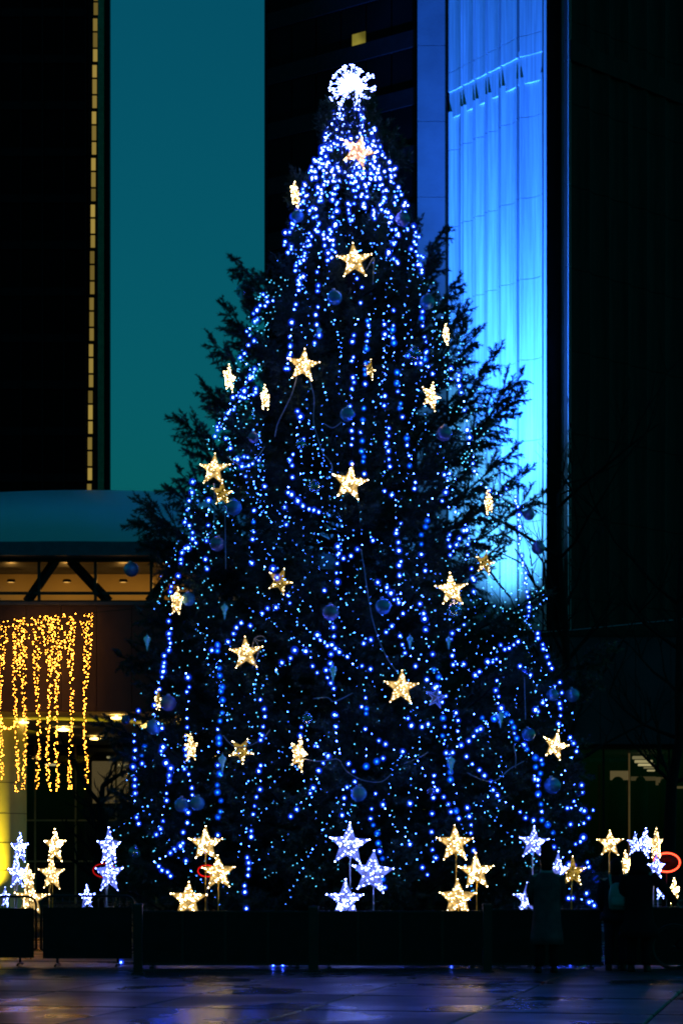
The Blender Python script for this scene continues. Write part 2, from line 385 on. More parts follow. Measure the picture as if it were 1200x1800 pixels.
# dark face
D0 = Vector((PX(1000, 99.6), 99.6)); D1 = Vector((PX(1260, 107.5), 107.5)); de = (D1 - D0); dlen = de.length; de.normalize(); dn = Vector((de.y, -de.x))
if dn.y > 0: dn = -dn
nf = 8
for k in range(nf):
    p0 = D0 + de * (dlen * k / nf); p1 = D0 + de * (dlen * (k + 1) / nf - 0.03)
    for j in range(len(joints) - 1):
        z0, z1 = joints[j], joints[j + 1]
        if z1 > BAND0 and z0 < BAND1:
            if z0 < BAND0: flute_panel(p0, p1, dn, z0, BAND0, 0.16, rt, M['conc_shade'])
            if z1 > BAND1: flute_panel(p0, p1, dn, BAND1, z1, 0.16, rt, M['conc_shade'])
        else: flute_panel(p0, p1, dn, z0, z1, 0.16, rt, M['conc_shade'])
b = MB(); quadprism(b, [D0 + dn * 0.03, D1 + dn * 0.03, D1 - dn * 0.3, D0 - dn * 0.3], BAND0 + 0.02, BAND1 - 0.02); b.build('frieze_band', M['conc_shade'], rt)
# solid core behind the panels
b = MB(); quadprism(b, [Lp - nrm * 0.55, Ce - nrm * 0.85, D0 - dn * 0.5 + Vector((0.2, 0.9)), D1 - dn * 0.5, Vector((14, 125)), Vector((1, 122))], 3, TOPZ - 1); b.build('core', M['conc_shade'], rt)
# end pier facing the square
pz = 8.0; k = 0
while pz < TOPZ:
    b = MB(); x0, x1 = PX(733.5, 107.5), PX(783.5, 107.5)
    b.box(x0 - 8.9, x1 - 8.9, 7.5, 9.5, pz + 0.012, pz + 3.58 - 0.012); b.build('pier_block', M['pier'], rt); pz += 3.58
b = MB(); b.tube([(PX(785, 107) - 8.9, 7.0, 8), (PX(785, 107) - 8.9, 7.0, TOPZ)], 0.035, 6); b.build('pier_edge_line', M['mullion'], rt)  # thin dark line down the boundary of the pier
# glazed inner face, receding to the left
Gr = Vector((PX(733, 108.3), 108.3)); Gl = Vector((PX(471, 113.8), 113.8)); ge = Gl - Gr; glen = ge.length; ge.normalize(); gn = Vector((-ge.y, ge.x))
if gn.y > 0: gn = -gn
b = MB(); quadprism(b, [Gr - gn * 0.2, Gl - gn * 0.2, Gl - gn * 6 + Vector((3, 0)), Gr - gn * 6], 8, TOPZ); b.build('inner_core', M['room_dark'], rt)
ncol, sh = 6, 2.75
b = MB(); quadprism(b, [Gl + gn * 0.14, Gl + gn * 0.14 + ge * 0.12, Gl - gn * 0.2 + ge * 0.12, Gl - gn * 0.2], 10, TOPZ); b.build('edge_fin', M['spandrel'], rt)
zz = 12.97; lit_done = False
row = 0
while zz < 52:
    b = MB(); quadprism(b, [Gr + gn * 0.10, Gl + gn * 0.10, Gl - gn * 0.1, Gr - gn * 0.1], zz, zz + 0.8); b.build('spandrel', M['spandrel'], rt)
    for c in range(ncol):
        a, d = glen * c / ncol + 0.05, glen * (c + 1) / ncol - 0.05
        p = Gr + ge * ((a + d) / 2); px = HX + p.x / p.y * F; py = HY - (zz + 1.3 - CAMZ) / p.y * F
        lit = (610 < px < 650 and 38 < py < 85 and not lit_done)
        if lit:
            d0 = d; a0 = a; d = a + (d - a) * 0.55
            b = MB(); quadprism(b, [Gr + ge * a, Gr + ge * d0, Gr + ge * d0 - gn * 0.04, Gr + ge * a - gn * 0.04], zz + 1.42, zz + sh); b.build('window', M['glass_dark'], rt)
            b = MB(); quadprism(b, [Gr + ge * (d + .1), Gr + ge * d0, Gr + ge * d0 - gn * 0.04, Gr + ge * (d + .1) - gn * 0.04], zz + .8, zz + 1.4); b.build('window', M['glass_dark'], rt)
        b = MB(); quadprism(b, [Gr + ge * a, Gr + ge * d, Gr + ge * d - gn * 0.04, Gr + ge * a - gn * 0.04], zz + 0.8, zz + (1.40 if lit else sh))
        win = b.build('window', M['lit_room'] if lit else M['glass_dark'], rt)
        if lit:
            lit_done = True; win['label'] = 'small lit window with yellow glow'
    zz += sh
# floodlights on the podium roof, pointed up the ribbed face
def flood(label, pos, target, watts, col, ang, blend):
    f = thing('floodlight', label, 'floodlight', pos, group='floodlights at the foot of the ribbed tower')
    d = (Vector(target) - Vector(pos)).normalized(); rot = d.to_track_quat('-Z', 'Y').to_euler()
    b = MB(); b.lathe([(0.02, 0.30), (0.16, 0.28), (0.2, 0.1), (0.24, 0.03)], 16); hs = b.build('housing', M['black'], f, (0, 0, 0), rot)
    b = MB(); b.lathe([(0.001, 0.06), (0.22, 0.06)], 16); b.build('lens', M['flood_lens'], f, (0, 0, 0), rot)
    b = MB(); b.tube([(-0.27, 0, 0.1), (-0.27, 0, -0.4), (0.27, 0, -0.4), (0.27, 0, 0.1)], 0.02); b.build('yoke', M['black'], f)
    l = bpy.data.lights.new('flood', 'SPOT'); l.energy = watts; l.color = col; l.spot_size = ang; l.spot_blend = blend; l.shadow_soft_size = 0.2
    lo = link('flood_lamp', l, f, tuple(d * 0.05), rot)
mid = (Lp + Cp) / 2; base = mid + nrm * 6.0
BLUE = (0.055, 0.27, 1.0)
flood('blue floodlight on the podium roof aimed low at the ribbed tower', (Cp.x + nrm.x * 4.4 + e.x * 0.3, Cp.y + nrm.y * 4.4 + e.y * 0.3, 11.3), (Cp.x - e.x * 1.2, Cp.y - e.y * 1.2, 21.5), 25000, (0.075, 0.40, 1.0), rad(88), 1.0)
flood('blue floodlight on the podium roof aimed high up the ribbed tower', (Cp.x + nrm.x * 3.6 + e.x * 1.4, Cp.y + nrm.y * 3.6 + e.y * 1.4, 11.3), (Cp.x - e.x * 0.6, Cp.y - e.y * 0.6, 36.0), 360000, (0.018, 0.145, 1.0), rad(46), 1.0)

# ---------------------------------------------------------------- left tower
lt = thing('glazed_tower', 'dark tower at the upper left with a strip of lit yellow windows', 'tower', (-20, 150, 0))
def lx(px, Y=150): return PX(px, Y) + 20
b = MB(); xa = lx(193); b.add([(-30, .62, 0), (xa, .62, 0), (xa - 6, 26, 0), (-30, 26, 0), (-30, .62, 78), (xa, .62, 78), (xa - 6, 26, 78), (-30, 26, 78)], [(0, 3, 2, 1), (4, 5, 6, 7), (0, 1, 5, 4), (1, 2, 6, 5), (2, 3, 7, 6), (3, 0, 4, 7)]); b.build('tower_core', M['spandrel'], lt)
st = 82 / F * 150
z = PZ(1010, 150); rowz = []
while z < 76:
    rowz.append(z); z += st
for z in rowz:
    b = MB(); b.box(-30, lx(153), 0.28, 0.62, z, z + 0.55); b.build('spandrel', M['spandrel'], lt)
    x = lx(150)
    for c in range(8):
        b = MB(); b.box(x - 1.36, x - 0.06, 0.40, 0.46, z + 0.55, z + st); b.build('window', M['glass_dark'], lt); x -= 1.42
x = lx(150) + 0.02
for c in range(9):
    b = MB(); b.box(x - 0.05, x + 0.03, 0.15, 0.5, rowz[0], 77); b.build('mullion', M['mullion'], lt); x -= 1.42
b = MB(); b.box(lx(154), lx(172), 0.45, 0.60, rowz[0] - 4, 77); b.build('stair_shaft', M['mullion'], lt)
lean = 11 / 860.0
for z in rowz:
    pyb = HY - (z - CAMZ) / 150 * F
    xs = 168 - lean * pyb
    for (u0, u1) in ((4, 25), (29, 54), (58, 79)):
        b = MB(); b.box(lx(xs - 3.6), lx(xs + 3.6), 0.36, 0.44, z + u0 / 82 * st, z + u1 / 82 * st); b.build('lit_window', M['lit_win'], lt)
b = MB()
b.box(lx(174), lx(184), -0.6, 0.5, rowz[0] - 4, 77); b.build('bronze_fin', M['brown_fin'], lt)
b = MB(); b.box(lx(185), lx(193.5), -0.2, 0.5, rowz[0] - 4, 77); b.build('corner_column', M['mullion'], lt)

# ---------------------------------------------------------------- dome, fascia, gallery truss
dm = thing('saucer_dome', 'low pale saucer dome catching teal light at the left', 'dome', (-12, 120, 0))
prof = []; DAP = 20.0
for k in range(17):
    t = k / 16; r = 21.0 * math.cos(t * PI / 2); prof.append((max(r, 0.01), 15.6 + (DAP - 15.6) * math.sin(t * PI / 2) ** 0.9))
b = MB(); b.lathe(prof, 72); b.build('shell', M['dome'], dm)
b = MB(); b.lathe([(20.4, 13.5), (21.4, 14.6), (21.4, 15.3), (21.0, 15.58)], 72); b.build('rim', M['navy'], dm)
gl_ = thing('gallery_bridge', 'dark truss gallery with warm lit wall under the dome', 'bridge', (-10, 92, 0))
def bxp(name, x0, x1, y0, y1, Y, d, m, par, off):
    b = MB(); b.box(PX(x0, Y) - off[0], PX(x1, Y) - off[0], Y - off[1], Y + d - off[1], PZ(y1, Y), PZ(y0, Y)); return b.build(name, m, par)
go = (-10, 92)
bxp('roof_edge', -80, 420, 952, 976, 91, 8, M['navy'], gl_, go)
bxp('top_chord', -80, 420, 977, 988, 92, 0.5, M['black'], gl_, go)
bxp('bottom_chord', -80, 420, 1055, 1080, 92, 0.6, M['black'], gl_, go)
bxp('hand_rail', -80, 420, 1040, 1045, 92.05, 0.1, M['black'], gl_, go)
bxp('gallery_wall', -80, 420, 978, 1095, 97, 0.3, M['warm_wall'], gl_, go)
bxp('gallery_floor', -80, 420, 1062, 1070, 92.4, 4.6, M['room_dark'], gl_, go)
for x in (-28, 69, 168, 266, 362): bxp('post', x - 2.6, x + 2.6, 988, 1056, 92.02, 0.15, M['black'], gl_, go)
for (xa, ya, xb, yb) in ((98, 985, 48, 1058), (124, 985, 192, 1058), (-70, 985, -5, 1058), (318, 985, 262, 1058), (340, 985, 405, 1058)):
    b = MB(); b.tube([P(xa, ya, 92.2) - Vector((-10, 92, 0)), P(xb, yb, 92.2) - Vector((-10, 92, 0))], 0.20, 4); b.build('diagonal_brace', M['black'], gl_)
for x in (20, 118, 217, 300):
    b = MB(); b.lathe([(0.18, -0.12), (0.16, 0.0), (0.001, 0.02)], 12); fx = b.build('gallery_lamp', M['black'], gl_, (PX(x, 95.3) + 10, 3.3, PZ(984, 91.0) - 0.25))
    l = bpy.data.lights.new('gallery_light', 'POINT'); l.energy = 30; l.color = (1, 0.50, 0.10); l.shadow_soft_size = 0.15
    link('gallery_light', l, fx, (0, 0, -0.18))

# ---------------------------------------------------------------- left walkway with lit soffit, column and glazing
wk = thing('raised_walkway', 'dark raised walkway behind the amber light curtain with lit soffit', 'walkway', (-9, 70, 0))
wo = (-9, 70)
for k in range(10):
    x0 = -140 + k * 62; b = MB()
    b.box(PX(x0 + 0.5, 70) + 9, PX(x0 + 61.5, 70) + 9, 0, 0.35, PZ(1250, 70), PZ(1064, 70)); b.build('parapet_panel', M['pod'], wk)
b = MB(); b.box(PX(-140, 70) + 9, PX(480, 70) + 9, -0.06, 0.4, PZ(1064, 70) + 0.004, PZ(1058, 70)); b.build('parapet_cap', M['navy'], wk)
SZ = PZ(1250, 70)
b = MB(); b.box(PX(-200, 70) + 9, PX(480, 70) + 9, 0.355, 20.5, SZ + 0.01, SZ + 0.3); b.build('soffit', M['soffit'], wk)
for (px, py) in ((40, 1265), (112, 1278), (205, 1257), (255, 1272), (168, 1294), (-25, 1262), (-60, 1285), (320, 1262), (330, 1290)):
    Y = (SZ - CAMZ) * F / (HY - py)
    b = MB(); b.sphere((0, 0, -0.07), 0.21, 8, 0, 0.22); b.tube([(0, 0, -0.05), (0, 0, 0.03)], 0.05, 6); b.build('downlight', M['downlight'], wk, (PX(px, Y) + 9, Y - 70, SZ - 0.025))
b = MB(); cxx = PX(4, 74.5) + 9; b.lathe([(0.80, 0), (0.80, SZ)], 40, 0, (cxx, 4.5, 0)); b.build('round_column', M['column'], wk)
for zz in (1.35, 2.25, 3.2, 4.2):
    b = MB(); b.lathe([(0.804, zz), (0.804, zz + 0.02)], 40, 0, (cxx, 4.5, 0)); b.build('column_joint', M['room_dark'], wk)
# an uplight standing left of the column, just outside the picture
ul = thing('ground_uplight', 'small warm uplight at the foot of the yellow column', 'lamp', (PX(-62, 73.5), 73.0, 0))
b = MB(); b.lathe([(0.12, 0), (0.15, 0.12), (0.1, 0.16)], 12); b.build('housing', M['black'], ul)
b = MB(); b.lathe([(0.001, 0.165), (0.1, 0.165)], 12); b.build('lens', M['downlight'], ul)
l = bpy.data.lights.new('uplight', 'SPOT'); l.energy = 2600; l.color = (1, 0.78, 0.02); l.spot_size = rad(64); l.spot_blend = 0.8
lo = link('uplight_lamp', l, ul, (0, 0, 0.2)); lo.rotation_euler = Vector((1.0, 1.35, 2.2)).to_track_quat('-Z', 'Y').to_euler()
# glazing
gz = thing('glass_shopfront', 'dark glazed front with thin mullions under the walkway', 'shopfront', (-8, 90, 0))
cols = [-80, -10, 62, 133, 204, 275, 346, 420]
for i in range(len(cols) - 1):
    for (y0, y1) in ((1311, 1440), (1444, 1512), (1516, 1640)):
        b = MB(); b.box(PX(cols[i] + 1.5, 90) + 8, PX(cols[i + 1] - 1.5, 90) + 8, 0, 0.03, max(0.02, PZ(y1, 90)), PZ(y0, 90)); b.build('pane', M['shop_glass'], gz)
for x in cols: bxp('mullion', x - 1.4, x + 1.4, 1309, 1588, 89.95, 0.12, M['brown_fin'], gz, (-8, 90))
for y in (1442, 1514): bxp('transom', -80, 420, y - 1.4, y + 1.4, 89.93, 0.1, M['brown_fin'], gz, (-8, 90))
b = MB(); b.box(-6, 12, 7, 7.2, 0, 7); b.build('back_wall', M['room_dark'], gz)
b = MB(); b.box(-6, 12, 0.2, 7, SZ - 0.1, SZ + 0.1); b.build('ceiling', M['room_dark'], gz)
bxp('lit_panel', 162, 226, 1338, 1412, 94, 0.05, M['lit_panel'], gz, (-8, 90))
for (x0, x1, y) in ((188, 214, 1331), (208, 226, 1345), (80, 98, 1344), (60, 84, 1312)): bxp('strip_lamp', x0, x1, y - 1.6, y + 1.6, 93, 0.3, M['lit_bar'], gz, (-8, 90))

# ---------------------------------------------------------------- right podium
pd = thing('dark_podium', 'dark windowless podium block at the right above the lit shop window', 'building', (10, 90, 0))
for k in range(6):
    x0 = 930 + k * 62; b = MB(); b.box(PX(x0 + .4, 90) - 10, PX(x0 + 61.6, 90) - 10, 0, 0.5, PZ(1308, 90), PZ(1118, 90)); b.build('wall_panel', M['pod'], pd)
b = MB(); b.box(PX(560, 90) - 10, PX(1310, 90) - 10, -0.08, 8.5, PZ(1118, 90) + 0.004, PZ(1108, 90)); b.build('roof_slab', M['conc_shade'], pd)
b = MB(); b.box(PX(560, 90) - 10, PX(929, 90) - 10, 0.05, 0.5, PZ(1308, 90), PZ(1118, 90)); b.build('wall_panel', M['pod'], pd)
b = MB(); b.box(PX(560, 90) - 10, PX(1310, 90) - 10, 0.55, 9, PZ(1310, 90) - 0.1, PZ(1310, 90) + 0.1); b.build('soffit', M['room_dark'], pd)
sh_ = thing('lit_shopfront', 'dim shop window with slanting ceiling lamps below the dark podium', 'shopfront', (12, 91, 0))
so = (12, 91)
sc_ = [930, 1000, 1060, 1104, 1175, 1240, 1300]
for i in range(len(sc_) - 1):
    bxp('pane', sc_[i] + 1.5, sc_[i + 1] - 1.5, 1314, 1580, 91, 0.03, M['shop_glass'], sh_, so)
for x in sc_[:3] + sc_[4:]: bxp('mullion', x - 1.4, x + 1.4, 1310, 1585, 90.95, 0.12, M['mullion'], sh_, so)
b = MB(); b.box(-6, 6, 8, 8.2, 0, 6); b.build('back_wall', M['room_dark'], sh_)
for (x0, x1, y0, y1) in ((1112, 1137, 1329, 1334), (1116, 1146, 1336, 1340.5), (1122, 1149, 1342.5, 1346), (1132, 1151, 1348, 1350.5), (1138, 1150, 1353, 1355.5)):
    bxp('strip_lamp', x0, x1, y0, y1, 95, 0.3, M['lit_bar'], sh_, so)
for (x0, x1, y0, y1) in ((1072, 1103, 1355, 1371), (1108, 1152, 1365, 1372), (1152, 1160, 1366, 1380), (1160, 1178, 1366, 1371), (1186, 1200, 1382, 1386)):
    bxp('lit_counter', x0, x1, y0, y1, 96, 0.1, M['lit_panel'], sh_, so)
for (x, y0, r) in ((1125, 1374, 9), (1085, 1378, 12), (1166, 1376, 7)):
    b = MB(); c = P(x, y0, 94.5) - Vector((12, 91, 0)); b.sphere(c, r / F * 94.5, 8, 0, 1.1); b.tube([c, c - Vector((0, 0, 2))], r / F * 94.5 * 1.4, 8); b.build('dark_display', M['room_dark'], sh_)
op = thing('orange_pole', 'thin orange pole standing before the shop window', 'pole', (PX(1105, 86), 86, 0))
b = MB(); b.tube([(0, 0, 0), (0, 0, PZ(1324, 86))], 0.035, 8); b.build('shaft', M['pole_orange'], op)
b = MB(); b.lathe([(0.16, 0), (0.16, 0.02), (0.05, 0.05)], 12); b.build('base_plate', M['black'], op)
cw = MB(); cw.tube([P(940, 1112, 78), P(1010, 1107, 77), P(1100, 1098, 76), P(1230, 1085, 75)], 0.012, 5)
tag(cw.build('overhead_cable', M['wire_pale']), 'thin cable stretched across the dark wall at the right', 'cable')

# ================================================================== THE SPRUCE
TX, TY = PX(618, 44.0), 44.0
ENV = [(150, 4), (195, 22), (250, 50), (300, 74), (350, 92), (400, 108), (450, 128), (500, 158), (560, 186), (640, 214), (700, 230), (800, 264),
       (900, 298), (1000, 330), (1100, 352), (1200, 376), (1300, 392), (1400, 408), (1500, 425), (1640, 425)]
def env_px(py):
    if py <= ENV[0][0]: return ENV[0][1]
    for (a, b), (c, d) in zip(ENV, ENV[1:]):
        if py <= c: return b + (d - b) * (py - a) / (c - a)
    return ENV[-1][1]
PPM = F / TY
def Rz(z):                      # crown radius (m) at height z
    return env_px(HY - (z - CAMZ) * PPM) / PPM
def surf(px, py, out=0.10):
    """point on the front of the crown that is seen at this place"""
    Y = TY - 2
    for _ in range(12):
        X = PX(px, Y); Z = PZ(py, Y); r = Rz(Z) + out; dx = X - TX
        Yn = TY - math.sqrt(max(0.0, r * r - dx * dx))
        Y = 0.5 * Y + 0.5 * Yn
    return P(px, py, Y)

tree = thing('spruce_tree', 'tall dark spruce hung with blue lights and glowing stars', 'tree', (TX, TY, 0))
b = MB()
tp = [(0, 0, -0.05), (0.03, 0, 3), (-0.02, 0.02, 7), (0.02, 0, 11), (0, 0, 14.5), (0, 0, 16.6)]
b.tube(smooth_path(tp, 3), [0.30 - 0.285 * i / 15 for i in range(16)], 10); b.build('trunk', M['bark'], tree)

def needles(v, f, a, bb, rnd, dens=140.0, ln=0.072, wd=0.011):
    d = bb - a; L = d.length
    if L < 1e-4: return
    d = d / L; ref = Vector((0, 0, 1)) if abs(d.z) < 0.9 else Vector((1, 0, 0))
    u = d.cross(ref).normalized(); w = d.cross(u)
    n = max(2, int(L * dens))
    for i in range(n):
        t = (i + rnd.random()) / n; p = a + d * (L * t); an = rnd.random() * 2 * PI
        o = u * math.cos(an) + w * math.sin(an); dirv = (d * rnd.uniform(0.45, 1.0) + o).normalized()
        l = ln * rnd.uniform(0.7, 1.2); s = dirv.cross(o + d * 0.1)
        if s.length < 1e-3: s = u
        s = s.normalized() * wd; k = len(v)
        v += [tuple(p - s), tuple(p + s), tuple(p + dirv * l)]; f.append((k, k + 1, k + 2))
    k = len(v); s = u * wd; v += [tuple(bb - s), tuple(bb + s), tuple(bb + d * ln)]; f.append((k, k + 1, k + 2))

def branch_mesh(L, seed):
    rnd = random.Random(seed); wood = MB(); v = []; f = []
    def axis(t): return Vector((L * t, 0.03 * L * math.sin(4 * t + seed), -0.10 * L * math.sin(PI * min(1, t * 1.15)) + 0.05 * L * max(0, t - 0.7) * 3))
    pts = [axis(i / 8) for i in range(9)]
    wood.tube(pts, [max(0.006, 0.012 * L * (1 - i / 8) + 0.004) for i in range(9)], 5)
    sp = 0.078 if L > 2.6 else (0.066 if L > 1.2 else 0.05)
    t = 0.28 if L > 1.5 else 0.12; side = 1
    while t < 0.99:
        p = axis(t); side = -side
        sl = min(0.62, (0.36 * L * (1 - t) ** 0.75 + 0.13)) * rnd.uniform(0.7, 1.15)
        ang = rad(rnd.uniform(38, 62)) * side
        dz = rnd.choice((rnd.uniform(-0.45, 0.2), rnd.uniform(-1.1, -0.3), rnd.uniform(0.0, 0.7)))
        if rnd.random() < 0.2: ang *= 0.4; dz += 0.35
        d = Vector((math.cos(ang), math.sin(ang), dz)).normalized()
        q = p + d * sl * 0.6; q2 = q + (d + Vector((0.3, 0, 0.12))).normalized() * sl * 0.4
        wood.tube([p, q, q2], [0.006, 0.004, 0.002], 3)
        needles(v, f, p.lerp(q, 0.2), q, rnd); needles(v, f, q, q2, rnd)
        s = 0.2; sd = 1
        while s < 0.97:
            c = p.lerp(q, s / 0.6) if s < 0.6 else q.lerp(q2, (s - 0.6) / 0.4); sd = -sd
            a2 = ang + rad(rnd.uniform(35, 60)) * sd
            d2 = Vector((math.cos(a2), math.sin(a2), dz + rnd.uniform(-0.45, 0.15))).normalized()
            tl = (0.10 + 0.30 * sl * (1 - s)) * rnd.uniform(0.7, 1.2)
            needles(v, f, c, c + d2 * tl, rnd, 125)
            s += 0.068 / max(sl, 0.2)
        t += sp / L * rnd.uniform(0.75, 1.2)
    needles(v, f, axis(0.55), axis(0.78), rnd); needles(v, f, axis(0.78), axis(1.0), rnd, 120)
    wm = wood.mesh('branch', M['bark'])
    nm = bpy.data.meshes.new('foliage'); nm.from_pydata(v, [], f); nm.materials.append(M['needle']); nm.update()
    return wm, nm
CL = [0.45, 0.8, 1.3, 1.9, 2.6, 3.4, 4.3]
BR = {c: [branch_mesh(c, 100 * i + k) for k in range(3)] for i, c in enumerate(CL)}
nb = 0
def put_branch(start, tip, roll=0.0):
    global nb
    d = tip - start; L = d.length
    c = min(CL, key=lambda q: abs(math.log(q / L))); wm, nm = BR[c][nb % 3]
    x = d.normalized(); up = Vector((0, 0, 1)); y = up.cross(x).normalized(); z = x.cross(y)
    m = Matrix((x, y, z)).transposed().to_4x4() @ Matrix.Rotation(roll, 4, 'X')
    o = link('branch', wm, tree); o.location = start; o.rotation_euler = m.to_euler(); o.scale = (L / c,) * 3
    fo = link('foliage', nm, o); nb += 1
def polar_branch(az, zt, rt_, pitch):
    z0 = max(0.35, zt - rt_ * math.tan(pitch)); z0 = min(z0, 16.3)
    put_branch(Vector((0.02 * math.cos(az), 0.02 * math.sin(az), z0)), Vector((rt_ * math.cos(az), rt_ * math.sin(az), zt)), R_.uniform(-0.3, 0.3))
# branches whose tips stand out against the sky and the blue face
for (px, py, dy, p) in ((402, 466, -0.2, 28), (440, 488, 0.3, 30), (380, 545, 0.2, 35), (360, 606, -0.3, 30), (362, 702, 0.3, 30), (298, 745, 0.0, 34), (306, 842, 0.4, 30),
                        (232, 898, -0.2, 22), (226, 935, 0.4, 12), (205, 1172, -0.4, 4), (165, 1292, -0.5, 8),
                        (789, 408, 0.0, 46), (814, 497, 0.2, 38), (832, 546, -0.3, 42), (888, 628, 0.2, 38), (930, 668, -0.2, 34), (925, 705, 0.3, 26), (936, 842, 0.0, 20), (962, 885, 0.5, 16), (1085, 1162, 0.3, 8),
                        (1052, 1215, -0.2, 10), (425, 520, 0.2, 30), (402, 578, 0.3, 30), (392, 650, -0.2, 30), (346, 690, 0.2, 30), (338, 772, -0.4, 30), (282, 872, 0.2, 22), (262, 925, -0.3, 16), (775, 456, 0.3, 40), (852, 592, 0.3, 36), (915, 800, -0.3, 22), (970, 1062, 0.3, 8), (250, 975, 0.2, 10), (705, 305, 0.2, 55), (506, 322, 0.1, 40)):
    q = P(px, py, TY + dy) - Vector((TX, TY, 0)); r = math.hypot(q.x, q.y)
    polar_branch(math.atan2(q.y, q.x), q.z, r, rad(p))
N = 262; gold = PI * (3 - math.sqrt(5))
for i in range(N):
    u = (i + 0.5) / N
    h = 1.0 - math.sqrt(u)                        # more branches low down, where the crown is wide
    zt = 0.9 + h * 15.6
    t = h
    pitch = rad(4 + 30 * t ** 0.7 + (30 * max(0, t - 0.75) / 0.25) + R_.uniform(-6, 6))
    az = i * gold + R_.uniform(-0.2, 0.2)
    side = abs(math.cos(az)) if math.sin(az) < 0 else 1.0
    rt_ = max(0.12, Rz(zt) * (R_.uniform(0.80, 0.99) + (0.13 if (zt < 6.5 or math.cos(az) < 0) else 0.02) * max(0, side - 0.45) / 0.55 * R_.uniform(0.4, 1.2)) - 0.03)
    if math.cos(az) > 0.55 and 5.6 < zt < 10.8 and R_.random() < 0.62: continue      # the crown is thin here, the lit face shows through
    polar_branch(az, zt, rt_, pitch)

# upright shoots at the tip
for i in range(75):
    h = R_.random() ** 1.3; zt = 16.05 - 4.6 * h; az = i * gold; r = Rz(zt) * R_.uniform(0.5, 1.02)
    st_ = Vector((r * math.cos(az), r * math.sin(az), zt - 0.3)); d = Vector((0.35 * math.cos(az), 0.35 * math.sin(az), 1)).normalized() * R_.uniform(0.4, 0.75)
    wm, nm = BR[0.45 if i % 2 else 0.8][i % 3]; x = d.normalized(); y = Vector((-math.sin(az), math.cos(az), 0)); y = (y - x * y.dot(x)).normalized(); z = x.cross(y)
    o = link('shoot', wm, tree); o.location = st_; o.rotation_euler = (Matrix((x, y, z)).transposed().to_4x4() @ Matrix.Rotation(R_.uniform(0, 6), 4, 'X')).to_euler(); o.scale = (d.length / (0.45 if i % 2 else 0.8),) * 3
    link('foliage', nm, o)

# ------------------------------------------------------------------ lights on strings
def bulb_mesh(core, cap, rc, rhalo):
    b = MB(); b.lathe([(0.001, -rc * 1.3), (rc * 0.7, -rc * 0.7), (rc, 0), (rc * 0.6, rc * 0.8), (0.001, rc * 1.1)], 6, 0)
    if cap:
        for q in (0.52, 0.78, 1.0):  # nested glowing shells imitate the soft halo round the bulb
            rr = rhalo * q; b.lathe([(0.001, -rr * 1.05), (rr * 0.75, -rr * 0.65), (rr, 0), (rr * 0.7, rr * 0.72), (0.001, rr * 1.1)], 10, 1)
    b.lathe([(rc * 0.35, rc * 1.0), (rc * 0.45, rc * 1.1), (rc * 0.45, rc * 1.9), (0.001, rc * 1.95)], 6, 2)
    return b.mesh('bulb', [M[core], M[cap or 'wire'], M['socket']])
BM = {'w': bulb_mesh('core_white', 'halo_white', 0.0150, 0.056), 'W': bulb_mesh('core_white', 'halo_white', 0.0195, 0.068), 'b': bulb_mesh('core_blue', 'halo_blue', 0.020, 0.058), 's': bulb_mesh('core_white', None, 0.0085, 0), 't': bulb_mesh('core_top', 'halo_white', 0.017, 0.066)}
def garland(label, pts, kind='w', step=13.0, jit=3.0, drop=0.12, close=True, extra=None):
    """a string of lamps laid over the crown along the listed places of the photograph"""
    P3 = [surf(x, y, 0.08 + R_.uniform(-0.05, 0.08)) for x, y in pts]
    o = P3[0]; gr = thing('light_string', label, 'light string', tuple(o), group='strings of blue lights on the spruce')
    path = smooth_path(P3, 3) if len(P3) > 2 else P3
    b = MB(); b.tube([p - o for p in path], 0.004, 4); b.build('wire', M['wire'], gr)
    for (x0, y0), (x1, y1) in zip(pts, pts[1:]):
        d = math.hypot(x1 - x0, y1 - y0); n = max(1, int(round(d / step)))
        for k in range(n):
            if R_.random() < drop and k: continue
            t = (k + (R_.uniform(-0.38, 0.38) if k else 0)) / n; j = jit if k else 0.8
            p = surf(x0 + (x1 - x0) * t + R_.uniform(-j, j), y0 + (y1 - y0) * t + R_.uniform(-j, j), 0.05 + R_.uniform(-0.20, 0.12))
            kk = kind
            if kind == 'w':
                q = R_.random(); kk = 'W' if q < 0.18 else ('s' if q > 0.66 else 'w')
            elif kind == 't': kk = 't' if y0 < 320 or R_.random() < 0.3 else 'w'
            elif kind == 'b' and R_.random() < 0.42: kk = 'w' if R_.random() < 0.6 else 's'
            s = R_.uniform(0.72, 1.15)
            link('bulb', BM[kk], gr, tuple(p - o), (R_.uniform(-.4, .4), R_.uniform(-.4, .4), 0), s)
    p = surf(pts[-1][0], pts[-1][1]); link('bulb', BM['w'], gr, tuple(p - o))
    return gr
